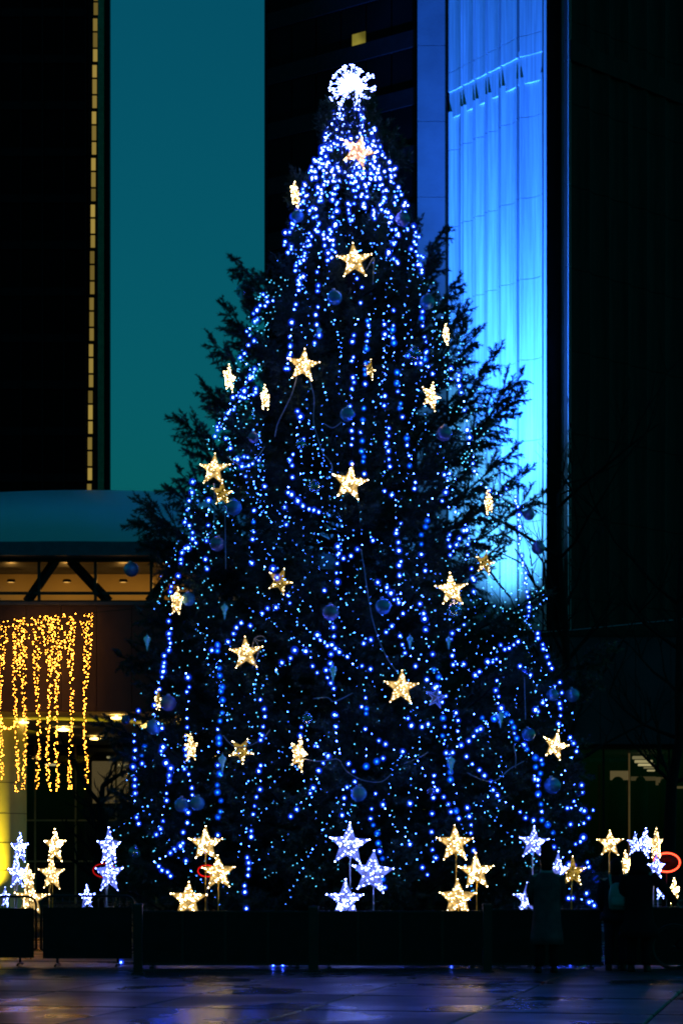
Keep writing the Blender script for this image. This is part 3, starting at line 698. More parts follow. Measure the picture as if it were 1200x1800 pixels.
G = [
 ('vertical light string hanging left of the fourth star, upper left', [(523, 500), (521, 535), (510, 590), (512, 620), (506, 648)], 'w'),
 ('light string hanging straight down left of the centre, above the clear finial', [(560, 470), (558, 512), (558, 540), (557, 570), (560, 590), (553, 603)], 'w'),
 ('vertical light string below the second star on the centre line', [(627, 490), (636, 505), (619, 600), (619, 635), (622, 672), (617, 700), (620, 770), (618, 815)], 'w'),
 ('deep blue light string just right of the centre line, mid tree', [(648, 552), (645, 600), (642, 675), (637, 703), (639, 718), (633, 760), (639, 803), (640, 833)], 'b'),
 ('long light string right of centre ending in deep blue bulbs', [(691, 545), (690, 580), (693, 620), (699, 688), (702, 717), (707, 733)], 'b'),
 ('light string of white bulbs ending above the middle star, right side', [(683, 753), (683, 767), (679, 780), (683, 793), (683, 808), (685, 820)], 'w'),
 ('thin light string between the two deep blue strings right of centre', [(676, 570), (675, 617), (677, 657), (672, 670), (675, 713)], 'w'),
 ('light string curling beside the tilted star at the upper right', [(742, 530), (742, 573), (750, 617), (747, 631), (753, 645), (760, 657)], 'b'),
 ('short light string with a row of three bulbs at the upper right', [(716, 625), (722, 640), (731, 639), (739, 639), (748, 620)], 'w'),
 ('light string dropping from the rose bauble on the right', [(714, 771), (722, 807), (720, 818), (726, 833), (728, 859)], 'b'),
 ('light string zigzagging down from the right of the middle star', [(676, 863), (688, 870), (696, 888), (695, 910), (705, 920), (696, 938), (699, 953), (701, 968), (702, 1012)], 'w'),
 ('deep blue light string above the right hand gold star', [(759, 877), (747, 926), (740, 940), (740, 956), (741, 975), (747, 1003)], 'b'),
 ('light string along the see-through gap right of the gold star', [(790, 940), (790, 960), (791, 976), (818, 923), (822, 957), (818, 983), (828, 1000), (832, 1040)], 'w'),
 ('light string scattered across the upper left flank below the silver bauble', [(463, 517), (480, 528), (458, 537), (445, 552), (452, 563), (433, 583), (446, 600), (422, 628), (440, 650), (432, 672), (423, 697), (410, 720), (387, 743), (378, 767)], 'w', 9),
 ('light string clustered behind the narrow stars on the left flank', [(455, 640), (440, 665), (450, 690), (430, 700), (418, 690), (405, 710), (398, 735), (390, 750), (403, 777), (405, 788)], 'w', 8),
 ('small blue light string hanging left of the fourth star from the top', [(509, 593), (511, 607), (507, 630), (502, 648)], 'b'),
 ('light string around the clear bauble left of centre', [(522, 722), (528, 733), (522, 752), (522, 765), (533, 772), (510, 808), (528, 832), (514, 839)], 'w'),
 ('short drooping light string left of the middle star', [(507, 857), (506, 866), (523, 881), (532, 889), (543, 894), (560, 900)], 'w', 10),
 ('short hanging light string below the drooping one, left of centre', [(502, 882), (501, 908), (503, 922)], 'w'),
 ('light string looping right of the large left star', [(417, 807), (435, 803), (455, 810), (413, 823), (432, 837), (465, 855)], 'w', 12),
 ('light string ending in one deep blue bulb, left of centre', [(447, 898), (445, 918), (447, 935), (444, 948)], 'b'),
 ('long light string down the left edge below the large left star', [(338, 847), (332, 880), (330, 897), (325, 917), (338, 937), (345, 955), (326, 963), (319, 983), (313, 1012), (300, 1040)], 'w', 11),
 ('light string inside the left edge, beside the rose bauble', [(367, 880), (364, 905), (366, 923), (365, 940), (362, 983), (364, 1000)], 'w'),
 ('V shaped light string below the middle star', [(595, 943), (593, 960), (603, 982), (617, 977), (627, 965), (637, 958), (655, 950)], 'w'),
 ('light string falling straight from the V shape to the rose bauble', [(593, 976), (592, 1007), (593, 1023), (570, 1038)], 'w'),
 ('long column of big deep blue bulbs left of the lower middle', [(383, 1133), (387, 1188), (390, 1207), (387, 1267), (383, 1283), (383, 1345), (386, 1360), (383, 1392), (388, 1407), (383, 1437), (383, 1468)], 'b'),
 ('light string left of the deep blue column, down to the gold ground stars', [(327, 1183), (332, 1232), (330, 1247), (329, 1278), (325, 1352), (337, 1385), (331, 1428), (317, 1487), (327, 1513)], 'w'),
 ('light string down the left edge beside the narrow pale star', [(300, 1080), (297, 1123), (298, 1138), (288, 1152), (287, 1180), (280, 1200), (272, 1260), (285, 1280)], 'w', 10),
 ('light string on the far lower left edge of the crown', [(243, 1250), (238, 1265), (238, 1318), (238, 1332), (235, 1348), (237, 1382), (238, 1395), (244, 1448)], 'w'),
 ('three bulb blue light string on the lower left edge', [(255, 1315), (249, 1328), (250, 1342)], 'b'),
 ('very long light string down the lower left to the black barrier', [(458, 1230), (464, 1247), (462, 1278), (461, 1293), (455, 1325), (457, 1373), (458, 1388), (448, 1417), (445, 1432), (442, 1460), (437, 1487), (437, 1517), (430, 1557), (433, 1597)], 'w', 15),
 ('light string slanting down left from the clear lower bauble', [(530, 1278), (528, 1293), (577, 1330), (568, 1342), (560, 1355), (550, 1385), (530, 1410), (521, 1423), (511, 1435)], 'w'),
 ('light string in a chevron right of the lower left star', [(486, 1177), (495, 1164), (510, 1157), (518, 1143), (533, 1134), (537, 1145), (545, 1156), (550, 1171), (558, 1183), (573, 1178)], 'w'),
 ('short light string above the lower left star', [(360, 1142), (372, 1143), (383, 1135), (400, 1129), (424, 1095)], 'w'),
 ('light string through the teal finial left of the lower star', [(585, 1103), (587, 1118), (583, 1133), (582, 1150), (580, 1167), (573, 1178), (582, 1200), (588, 1222), (590, 1278), (592, 1302), (597, 1323), (577, 1329), (568, 1342), (561, 1355)], 'w'),
 ('light string sloping down to the lower star from the left', [(557, 1117), (570, 1130), (597, 1147), (610, 1155), (620, 1166), (636, 1171), (651, 1176)], 'w', 12),
 ('light string hanging below the right of centre, bending left', [(702, 1010), (701, 1028), (703, 1043), (698, 1054), (707, 1063), (708, 1078), (698, 1088), (688, 1101), (665, 1117), (652, 1124), (639, 1131)], 'w', 13),
 ('curved light string above the round blue bauble in the centre', [(664, 1023), (669, 1037), (680, 1032), (687, 1043), (700, 1060), (722, 1068), (738, 1062)], 'w', 12),
 ('short light string between the centre bauble and the lower star', [(703, 1118), (707, 1133), (712, 1148), (736, 1158), (730, 1171)], 'w'),
 ('light string below the right hand gold star', [(743, 1048), (737, 1062), (746, 1088), (748, 1107), (749, 1123), (753, 1137), (760, 1150)], 'w'),
 ('long column of big deep blue bulbs right of the lower star', [(763, 1177), (771, 1190), (768, 1207), (776, 1235), (778, 1262), (781, 1277), (778, 1293), (780, 1307), (790, 1333), (792, 1370), (802, 1395), (799, 1412), (801, 1425), (806, 1439)], 'b', 13),
 ('light string woven beside the deep blue column on the right', [(749, 1195), (757, 1203), (784, 1223), (788, 1248), (801, 1253), (805, 1267), (806, 1298), (810, 1310), (795, 1323)], 'w'),
 ('zigzag light string in the right half above the crossing strings', [(817, 1085), (815, 1098), (805, 1108), (794, 1113), (792, 1123), (797, 1143), (795, 1152), (800, 1162), (796, 1169), (814, 1168), (824, 1178), (834, 1187), (842, 1181)], 'w', 11),
 ('light string rising to the right in a shallow curve, right flank', [(857, 1163), (866, 1163), (878, 1163), (863, 1147), (880, 1133), (887, 1142), (895, 1140), (903, 1133), (910, 1128)], 'w', 9),
 ('light string crossing down left in the right half', [(873, 1197), (871, 1213), (880, 1245), (872, 1254), (867, 1263), (857, 1272), (837, 1285), (823, 1303), (810, 1310)], 'w', 12),
 ('blue light string curving to the lower right star', [(833, 1255), (847, 1262), (853, 1272), (890, 1255), (898, 1269), (908, 1298), (920, 1310), (925, 1318), (940, 1332), (940, 1348), (945, 1397)], 'b', 11),
 ('short level light string right of the lower star', [(717, 1262), (723, 1275), (741, 1278), (752, 1273)], 'w', 11),
 ('long light string slanting down right across the lower middle', [(653, 1289), (666, 1301), (677, 1309), (693, 1317), (707, 1322), (718, 1330), (733, 1337), (748, 1363), (762, 1363), (763, 1383), (779, 1401), (788, 1413), (792, 1427)], 'w', 13),
 ('light string dropping left of the slanting one, lower middle', [(635, 1242), (642, 1226), (644, 1255), (643, 1317), (644, 1348), (662, 1339), (673, 1333)], 'b', 16),
 ('light string above the blue bauble over the white ground stars', [(613, 1343), (622, 1356), (623, 1375), (603, 1388), (604, 1402), (601, 1433)], 'w'),
 ('deep blue light string falling to the white ground stars', [(653, 1422), (651, 1439), (656, 1450), (663, 1465), (667, 1497), (671, 1510), (676, 1560)], 'b', 14),
 ('light string slanting right from the blue bauble above the white ground stars', [(660, 1395), (676, 1422), (690, 1448), (699, 1461), (712, 1471), (720, 1484)], 'w', 13),
 ('loose light string above the middle gold ground stars', [(721, 1412), (734, 1402), (740, 1387), (761, 1402), (759, 1430)], 'w'),
 ('light string hanging left of the middle gold ground stars', [(758, 1462), (759, 1479), (759, 1494), (765, 1508), (751, 1537), (742, 1525)], 'w'),
 ('light string hanging onto the top of the middle gold ground star', [(821, 1420), (825, 1435), (827, 1450), (828, 1465), (832, 1495)], 'w'),
 ('long light string sagging to the right above the right white ground stars', [(820, 1330), (829, 1343), (842, 1353), (851, 1363), (861, 1374), (867, 1388), (889, 1410), (913, 1428), (923, 1437), (937, 1442)], 'w', 15),
 ('deep blue light string hanging to the right white ground stars', [(951, 1336), (945, 1396), (951, 1427), (952, 1441), (972, 1463), (973, 1489)], 'b', 13),
 ('light string winding down the upper right edge beside the blue face', [(905, 873), (910, 890), (911, 905), (912, 925), (913, 940), (915, 975), (918, 990), (925, 1040), (929, 1067), (927, 1083), (930, 1099), (944, 1114), (955, 1140), (961, 1155), (965, 1166), (969, 1175)], 'w', 9),
 ('light string on the right edge between the two baubles', [(920, 1183), (913, 1172), (932, 1186), (938, 1198), (960, 1240), (935, 1259), (984, 1199), (986, 1218), (981, 1272)], 'w', 14),
 ('light string down the lower right edge below the right star', [(1002, 1297), (1013, 1320), (987, 1362), (990, 1376), (1022, 1380), (1022, 1393), (1008, 1409), (1019, 1423), (996, 1421), (1041, 1424), (1033, 1437), (1025, 1447), (1002, 1449)], 'w', 11),
 ('light string at the lower right corner of the crown behind the people', [(1024, 1472), (989, 1507), (1000, 1520), (1024, 1527), (1032, 1515), (1041, 1533), (1048, 1547), (1030, 1570), (1043, 1592), (1021, 1580), (984, 1573)], 'w', 12),
 ('light string sparkling in the gap before the blue face', [(792, 648), (792, 665), (805, 660), (831, 815), (833, 828), (845, 850), (860, 862), (880, 870), (890, 858), (905, 880)], 'w', 12),
 ('short light string along the middle right flank', [(770, 832), (781, 834), (799, 842), (790, 832), (777, 880), (800, 900)], 'w', 14),
 ('light string at the left edge above the cyan gap', [(290, 1300), (283, 1320), (300, 1350), (289, 1418), (285, 1433), (286, 1443), (283, 1457), (275, 1467)], 'w', 13),
 ('light string by the lowest left bauble', [(317, 1487), (300, 1500), (272, 1515), (285, 1530), (300, 1540)], 'w', 12),
 ('sparse light string left of the centre under the middle star', [(443, 990), (480, 1000), (510, 1060), (470, 1070), (440, 1100)], 'w', 22),
]
for g_ in G: garland(*g_)
# the crowded strings round the top of the crown
tops = [(600, 'leftmost'), (607, 'second from the left'), (613, 'third from the left'), (618, 'middle'), (623, 'third from the right'), (629, 'second from the right'), (636, 'rightmost')]
names = ['outer left', 'left', 'inner left', 'middle', 'inner right', 'right', 'outer right']
for k in range(7):
    u = (k - 3) / 3.0; pts = []
    y = 192
    yend = R_.uniform(400, 520) if abs(u) > 0.6 else R_.uniform(360, 470)
    while y < yend:
        w = env_px(y) * 0.97
        pts.append((617 + w * (u * 0.97 + R_.uniform(-0.10, 0.10)), y)); y += R_.uniform(9, 16)
    garland('crowded light string running down the %s of the tree top' % names[k], pts, 't', 5.0, 8.0, 0.03)
for k in range(3):
    pts = []
    for q in range(13):
        t = q / 12; y = (200 + k * 42) + 16 * t; w = env_px(y) * 0.97; pts.append((617 + w * (2 * t - 1) * 0.98, y + 12 * math.sin(PI * t)))
    garland(['first light string wound round the tip under the starburst', 'second light string wound round the tree top across the rose star', 'third light string wound round the tree top below the rose star'][k], pts, 't', 5, 10, 0.05)
# tiny teal and blue fairy lights deep in the crown, past counting
tb = MB()
for i in range(800):
    y = 260 + 1310 * math.sqrt(R_.random()); w = env_px(y)
    x = 618 + w * R_.uniform(-0.99, 0.99)
    p = surf(x, y, R_.uniform(-0.30, 0.02))
    tb.octa((p.x - TX, p.y - TY, p.z), R_.uniform(0.004, 0.010), 0)
for i in range(420):                                            # thicker along the flanks
    y = R_.uniform(480, 1080); sgn = R_.choice((-1, 1)); w = env_px(y)
    p = surf(618 + sgn * w * R_.uniform(0.72, 1.0), y, R_.uniform(-0.2, 0.05)); tb.octa((p.x - TX, p.y - TY, p.z), R_.uniform(0.006, 0.012), 0)
# small blue-white lamps on hair-thin drops all over the crown
sb_ = MB(); nl = 0
while nl < 1350:
    y = 330 + 1150 * R_.random() ** 0.85; x = 618 + env_px(y) * R_.uniform(-1, 1) * (1 if R_.random() < 0.75 else 0.9); L = R_.uniform(50, 220); dx = R_.uniform(-0.35, 0.35) if y < 850 else R_.choice((-1, 1)) * R_.uniform(0.1, 1.4); y1 = min(1590, y + L)
    while y < y1:
        w = env_px(y)
        if abs(x - 618) < w * 1.02:
            p = surf(x + R_.uniform(-4, 4), y, R_.uniform(-0.22, 0.10)); sb_.octa((p.x - TX, p.y - TY, p.z), 0.0035 + 0.0085 * R_.random() ** 2.2, 0); nl += 1
        y += R_.uniform(7, 19) / (1 + 0.4 * abs(dx)); x += dx * 10 + R_.uniform(-3, 3)
for i in range(330):
    y = 190 + 270 * R_.random() ** 1.2; p = surf(618 + env_px(y) * R_.uniform(-1, 1), y, R_.uniform(-0.1, 0.1)); sb_.octa((p.x - TX, p.y - TY, p.z), 0.005 + 0.008 * R_.random() ** 2, 0)
sl_ = sb_.build('drop_lights', M['core_small'], None, (TX, TY, 0)); tag(sl_, 'small blue-white lamps on hair-thin drops all over the spruce', 'fairy lights', kind='stuff')
fl = tb.build('fairy_lights', M['core_teal'], None, (TX, TY, 0)); tag(fl, 'tiny teal fairy lights scattered deep through the spruce crown', 'fairy lights', kind='stuff')

# ------------------------------------------------------------------ stars
def star_pts(Ro, Ri):
    return [Vector((math.sin(k * PI / 5) * (Ro if k % 2 == 0 else Ri), 0, math.cos(k * PI / 5) * (Ro if k % 2 == 0 else Ri))) for k in range(10)]
def star_meshes(seed, body, led, frame, nled):
    rnd = random.Random(seed); Ro, Ri, D = 0.29, 0.125 * rnd.uniform(0.92, 1.06), 0.075 * rnd.uniform(0.8, 1.15); sp = star_pts(Ro, Ri)
    for k in range(10): sp[k] = sp[k] * rnd.uniform(0.94, 1.05) + Vector((rnd.uniform(-.007, .007), rnd.uniform(-.012, .012), rnd.uniform(-.007, .007)))
    dead = rnd.randrange(10)
    b = MB(); cf, cb = Vector((0, -D, 0)), Vector((0, D, 0)); vs = sp + [cf, cb]
    b.add(vs, [(k, (k + 1) % 10, 10) for k in range(10)] + [((k + 1) % 10, k, 11) for k in range(10)]); me_b = b.mesh('body', M[body])
    b = MB()
    for k in range(10): b.tube([sp[k], sp[(k + 1) % 10]], 0.006, 4)
    for k in range(0, 10, 2): b.tube([sp[k], cf], 0.004, 4); b.tube([sp[k], cb], 0.004, 4)
    me_f = b.mesh('frame', M[frame]); b = MB()
    for i in range(nled):
        k = rnd.randrange(10)
        if k == dead and rnd.random() < 0.75: continue
        a, c = sp[k], sp[(k + 1) % 10]; u, w = rnd.random(), rnd.random()
        if u + w > 1: u, w = 1 - u, 1 - w
        ctr = cf if rnd.random() < 0.62 else cb
        p = ctr + (a - ctr) * u + (c - ctr) * w + Vector((0, -0.012 if ctr is cf else 0.012, 0)); b.octa(p, rnd.uniform(0.0055, 0.0105))
    for k in range(0, 10, 2): b.octa(sp[k] * 1.02, 0.010)
    me_l = b.mesh('led_lamps', M[led]); return me_b, me_f, me_l
SM = {'g': [star_meshes(i, 'gold_body', 'gold_led', 'gold_frame', 105) for i in range(7)], 'c': [star_meshes(20 + i, 'cold_body', 'cold_led', 'cold_frame', 110) for i in range(6)],
      'p': [star_meshes(40, 'pink_body', 'gold_led', 'gold_frame', 70)], 'd': [star_meshes(50, 'gold_dim', 'gold_led', 'gold_frame', 22)], 'u': [star_meshes(60, 'dim_body', 'dim_body', 'cold_frame', 4)]}
nst = 0
def star(label, px, py, width, kind, yaw=0, roll=0, pitch=0, Y=None, group='stars on the tree', stake=None, bracket=0.0, out=0.22):
    global nst
    p = surf(px, py, out) if Y is None else P(px, py, Y)
    s = width / F * p.y / 0.552; nst += 1
    st = thing('star', label, 'star', tuple(p), (rad(pitch), rad(roll), rad(yaw)), group)
    mb, mf, ml = SM[kind][nst % len(SM[kind])]
    link('body', mb, st, scale=s); link('frame', mf, st, scale=s); stuff(link('led_lamps', ml, st, scale=s))
    if stake:
        b = MB(); b.tube([(bracket + 0.02, 0.03, -0.05), (bracket, 0.05, -0.26 * s), (bracket, 0.05, -p.z)], 0.011, 6)
        sk = b.build('stake', M[stake], st)
        b = MB(); b.tube([(bracket * 0.2 - 0.03, 0.0, -0.12 * s), (bracket, 0.05, -0.2 * s)], 0.009, 5); b.build('bracket', M[stake], st)
        if yaw or roll or pitch:      # keep the stake upright
            inv = Matrix.Rotation(0, 3, 'X')
            st.rotation_euler = (0, 0, rad(yaw))
            for c in st.children:
                if c.name.split('.')[0] in ('body', 'frame', 'led_lamps'): c.rotation_euler = (rad(pitch), rad(roll), 0)
    else:
        b = MB(); b.tube([(0, 0, 0.27 * s), (0.02, 0.06, 0.36 * s), (0.0, 0.2, 0.42 * s)], 0.005, 4); b.build('hook', M['wire'], st)
    return st
star('rose tinted star tilted near the top of the spruce', 629, 266, 60, 'p', 14, 18, -12, out=0.34)
star('narrow gold star seen edge on at the upper left edge', 519, 342, 44, 'g', 76, 0)
star('gold star facing us below the crowded top lights', 622, 458, 60, 'g', 8, -4)
star('gold star left of centre with two hanging cables', 533, 642, 55, 'g', 5, 6)
star('narrow gold star turned sideways on the left flank', 403, 666, 46, 'g', 68, 0, out=0.3)
star('small half hidden gold star right of the narrow left star', 466, 700, 42, 'g', 72, -8, out=0.05)
star('dim yellow star half hidden in the needles near the centre', 650, 650, 34, 'd', 55, 10, out=-0.25)
star('slanting gold star partly covered on the upper right', 757, 697, 48, 'g', 48, 14, out=0.08)
star('thin gold star seen edge on at the right edge', 784, 588, 36, 'g', 82, 0)
star('large bright star on the left edge of the crown', 376, 825, 54, 'g', -18, 4, out=0.3)
star('dim gold star hidden behind the large left star', 391, 868, 44, 'd', 40, 0, out=-0.1)
star('gold star on the centre line, middle of the tree', 614, 849, 60, 'g', 4, 8)
star('narrow star at the right edge before the blue face', 858, 884, 40, 'g', 66, -18)
star('dim yellow star buried in the right flank', 852, 990, 40, 'd', 35, 10, out=-0.2)
star('bright gold star above the blue gap on the right', 793, 1037, 55, 'g', 10, -5)
star('pale star turned sideways on the left edge by the truss gallery', 311, 1057, 48, 'g', -62, 8, out=0.3)
star('gold star in the lower left half with a loose white cable', 432, 1148, 56, 'g', -5, -3)
star('gold star low in the middle, below the long hanging cable', 705, 1209, 58, 'g', 4, 3)
star('gold star at the lower right edge of the crown', 975, 1311, 50, 'g', 26, 14, out=0.25)
star('narrow gold star on the lower left', 336, 1315, 46, 'g', -60, 0)
star('thin slanting gold star low, left of the middle', 525, 1326, 58, 'g', 66, 16)
star('thin yellow star edge on at the left beside a bauble', 278, 1232, 36, 'd', 80, 0, out=0.15)
star('dim yellow star deep in the crown left of centre', 492, 1022, 44, 'd', 20, 20, out=-0.3)
star('dim yellow star deep in the lower left crown', 424, 1320, 42, 'd', 10, 30, out=-0.3)
star('unlit grey star right of the low middle gold star', 766, 1226, 40, 'u', 30, 10, out=0.05)
GS = 'stars on stakes behind the barrier'
sg, sc2 = 'stake_gold', 'stake_white'
for a in (
 ('upper gold star of the left trio on a gold stake', 361, 1484, 57, 'g', 0, 0, 0, 37.4, sg, 0.0), ('middle gold star of the left trio beside the red ring', 384, 1534, 57, 'g', 4, -2, 0, 37.2, sg, 0.0),
 ('lowest gold star of the left trio on the barrier edge', 331, 1582, 60, 'g', -4, 3, 0, 36.9, sg, 0.0),
 ('upper white star of the centre trio on a pale stake', 613, 1485, 70, 'c', 0, 4, 0, 37.4, sc2, 0.02), ('middle white star of the centre trio, right of the stake', 653, 1535, 72, 'c', 0, 5, 0, 37.2, sc2, 0.03),
 ('lowest white star of the centre trio on the barrier edge', 607, 1582, 66, 'c', 3, 0, 0, 36.9, sc2, 0.0),
 ('upper gold star of the right of centre trio', 799, 1483, 62, 'g', 0, 0, 0, 37.4, sg, 0.02), ('middle gold star of the right of centre trio', 836, 1533, 60, 'g', 4, -2, 0, 37.2, sg, 0.02),
 ('lowest gold star of the right of centre trio', 804, 1580, 64, 'g', -3, 0, 0, 36.9, sg, 0.0),
 ('white star behind the head of the person in the long coat', 937, 1482, 54, 'c', 12, 4, 0, 37.4, sc2, 0.0), ('white star seen sideways right of the long coat', 978, 1533, 66, 'c', 52, 6, 0, 37.2, sc2, 0.0),
 ('low white star left of the long coat', 926, 1580, 52, 'c', 20, 0, 0, 36.9, sc2, 0.0), ('small half hidden gold star behind the sideways white star', 1006, 1533, 50, 'd', 20, 0, 0, 37.9, sg, 0.0),
 ('upper white star left of the spruce foot, turned sideways', 192, 1489, 62, 'c', 58, 0, 0, 38.4, sc2, 0.0), ('lower white star left of the spruce foot', 192, 1537, 64, 'c', 50, 0, 0, 38.2, sc2, 0.0),
 ('low white star right of the left crowd barrier', 153, 1578, 40, 'c', 55, 0, 0, 37.6, sc2, 0.0),
 ('upper gold star at the far left, turned sideways', 97, 1488, 58, 'g', 62, 0, 0, 38.6, sg, 0.0), ('lower gold star at the far left', 91, 1537, 56, 'g', 48, 0, 0, 38.4, sg, 0.0),
 ('tall narrow gold star between the far left stars', 51, 1545, 50, 'g', 76, 0, 0, 38.0, sg, 0.0), ('lowest gold star behind the left barrier rail', 55, 1580, 58, 'g', 10, 4, 0, 37.7, sg, 0.0),
 ('upper white star at the far left, turned sideways', 35, 1492, 52, 'c', 66, 0, 0, 38.6, sc2, 0.0), ('lower white star at the far left', 30, 1535, 52, 'c', 60, 0, 0, 38.4, sc2, 0.0), ('white star at the left picture edge', 9, 1578, 34, 'c', 72, 0, 0, 37.9, sc2, 0.0),
 ('gold star facing us right of the spruce foot', 1071, 1483, 44, 'g', 6, 0, 0, 38.4, sg, 0.0), ('narrow gold star between the two dark figures', 1099, 1519, 44, 'g', 66, -6, 0, 38.2, sg, 0.0),
 ('white star above the hooded figure', 1115, 1485, 40, 'c', 45, 4, 0, 38.6, sc2, 0.0), ('narrow white star right of the hooded figure', 1133, 1484, 54, 'c', 66, 0, 0, 38.4, sc2, 0.0),
 ('upper gold star left of the red neon sign', 1152, 1484, 52, 'g', 60, 0, 0, 38.3, sg, 0.0), ('bright white star beside the red neon sign', 1152, 1527, 50, 'c', 50, 0, 0, 38.1, sc2, 0.0),
 ('low white star below the red neon sign', 1160, 1563, 36, 'c', 55, 0, 0, 37.9, sc2, 0.0), ('low gold star at the right picture edge', 1184, 1568, 46, 'g', 62, 0, 0, 38.0, sg, 0.0)):
    star(a[0], a[1], a[2], a[3], a[4], a[5], a[6], a[7], a[8], GS, a[9], a[10])

# ------------------------------------------------------------------ starburst on the tip
tc = P(617, 152, TY - 0.1)
top = thing('starburst_topper', 'white starburst of led rods on the tip of the spruce', 'tree topper', tuple(tc))
RB = 39 / F * TY
lm = MB(); rt2 = random.Random(3)
for k in range(42):
    zc = 1 - 2 * (k + 0.5) / 42; a = k * gold; r = math.sqrt(1 - zc * zc)
    d = Vector((r * math.cos(a), r * math.sin(a), zc)); L = RB * rt2.uniform(0.78, 1.14)
    b = MB(); b.tube([d * 0.05, d * L], 0.006, 4)
    u = d.orthogonal().normalized(); w = d.cross(u)
    for q in range(4):
        o = (u * math.cos(q * PI / 2 + k) + w * math.sin(q * PI / 2 + k)); e1 = d * L * 0.82 + (d + o * 0.6).normalized() * 0.075
        b.tube([d * L * 0.82, e1], 0.004, 3); lm.octa(e1, rt2.uniform(0.007, 0.012))
    b.build('rod', M['cold_frame'], top)
    for q in range(11): lm.octa(d * L * (0.12 + 0.085 * q) * (1 if q < 6 or k % 3 else 0.7) + Vector((rt2.uniform(-.012, .012), rt2.uniform(-.012, .012), rt2.uniform(-.012, .012))), rt2.uniform(0.007, 0.013))
for q in range(300):
    v_ = Vector((rt2.gauss(0, 1), rt2.gauss(0, 1), rt2.gauss(0, 1))).normalized() * (0.08 + 0.17 * rt2.random() ** 0.8); lm.octa(v_, rt2.uniform(0.006, 0.013))
stuff(lm.build('led_lamps', M['cold_led'], top))
b = MB(); b.sphere((0, 0, 0), 0.15, 10); b.build('hub', M['hub'], top)
b = MB(); b.tube([(0, 0, 0), (0, 0.1, -0.55)], 0.02, 6); b.build('socket', M['cap_metal'], top)

# ------------------------------------------------------------------ baubles, finials, loose cables
def bauble(label, px, py, dia, m, out=0.10):
    p = surf(px, py, out); r = dia / 2 / F * p.y
    t = thing('bauble', label, 'bauble', tuple(p), (0.1, 0.1, R_.uniform(0, 6)), 'baubles on the spruce')
    b = MB(); b.sphere((0, 0, 0), r, 14); b.build('ball', M[m], t)
    b = MB(); b.lathe([(r * 0.2, r * 0.96), (r * 0.2, r * 1.16), (0.001, r * 1.18)], 10); b.build('cap', M['cap_metal'], t)
    b = MB(); b.tube([(0, 0, r * 1.16), (0.012, 0, r * 1.3), (0, 0, r * 1.42), (-0.012, 0, r * 1.3)], 0.003, 4, closed=True); b.build('hanger', M['wire'], t)
for a in (
 ('silver blue bauble under the top left branch tip', 428, 512, 27, 'bauble_clear'), ('dark blue bauble half hidden in the upper middle', 588, 523, 27, 'bauble_blue', 0.0), ('blue bauble at the upper right beside the branch tips', 750, 531, 27, 'bauble_blue'),
 ('bauble below the edge on star, upper left edge', 523, 380, 22, 'bauble_blue'), ('rose bauble at the right of the crowded top', 707, 385, 26, 'bauble_rose'), ('bauble with a cable loop in the centre, above the middle star', 610, 728, 26, 'bauble_blue'),
 ('rose bauble on the right flank', 780, 762, 28, 'bauble_rose'), ('rose bauble left of the clear one, mid tree', 446, 769, 20, 'bauble_rose'), ('small clear bauble ringed by lights, upper of two', 529, 781, 19, 'bauble_clear'),
 ('small clear bauble ringed by lights, lower of two', 553, 856, 23, 'bauble_clear'), ('blue bauble below the large left star', 411, 892, 29, 'bauble_blue'), ('rose bauble inside the left edge', 382, 956, 27, 'bauble_rose'),
 ('blue bauble hanging before the lit gallery', 231, 1001, 26, 'bauble_blue'), ('blue bauble touching the pale sideways star', 331, 1053, 25, 'bauble_blue'), ('rose topped bauble left of the long cable', 581, 1077, 30, 'bauble_rose'),
 ('round blue bauble right of the long cable', 673, 1066, 29, 'bauble_blue'), ('clear bauble hanging under the bright gold star', 798, 1071, 28, 'bauble_clear'), ('rose bauble at the left edge beside the thin star', 296, 1236, 29, 'bauble_rose'),
 ('blue bauble low on the left edge', 271, 1278, 28, 'bauble_blue'), ('clear bauble low, left of the middle', 540, 1263, 21, 'bauble_clear'), ('blue bauble above the white ground stars', 630, 1395, 29, 'bauble_blue'),
 ('left one of two touching baubles over the left gold trio', 320, 1415, 27, 'bauble_blue'), ('right one of two touching baubles over the left gold trio', 347, 1412, 27, 'bauble_blue', 0.16), ('pale bauble low at the left by the white stars', 237, 1498, 22, 'bauble_clear'),
 ('pale blue bauble hanging outside the right edge', 1005, 1222, 25, 'bauble_blue'), ('dim bauble inside the right edge beside the pale one', 970, 1221, 22, 'bauble_blue'), ('blue bauble below the lower right star', 970, 1381, 30, 'bauble_blue'),
 ('dim blue bauble left of the lower right star', 928, 1291, 24, 'bauble_blue'), ('rose bauble high on the right edge before the blue face', 945, 963, 24, 'bauble_rose'), ('bauble in the needles left of the right edge bauble', 929, 905, 20, 'bauble_rose'),
 ('small rose bauble low in the right half', 757, 1391, 13, 'bauble_rose'), ('dim bauble beside the tilted right star', 727, 622, 25, 'bauble_clear'), ('dark bauble at the left edge below the walkway', 221, 1265, 16, 'bauble_blue')):
    bauble(*a)
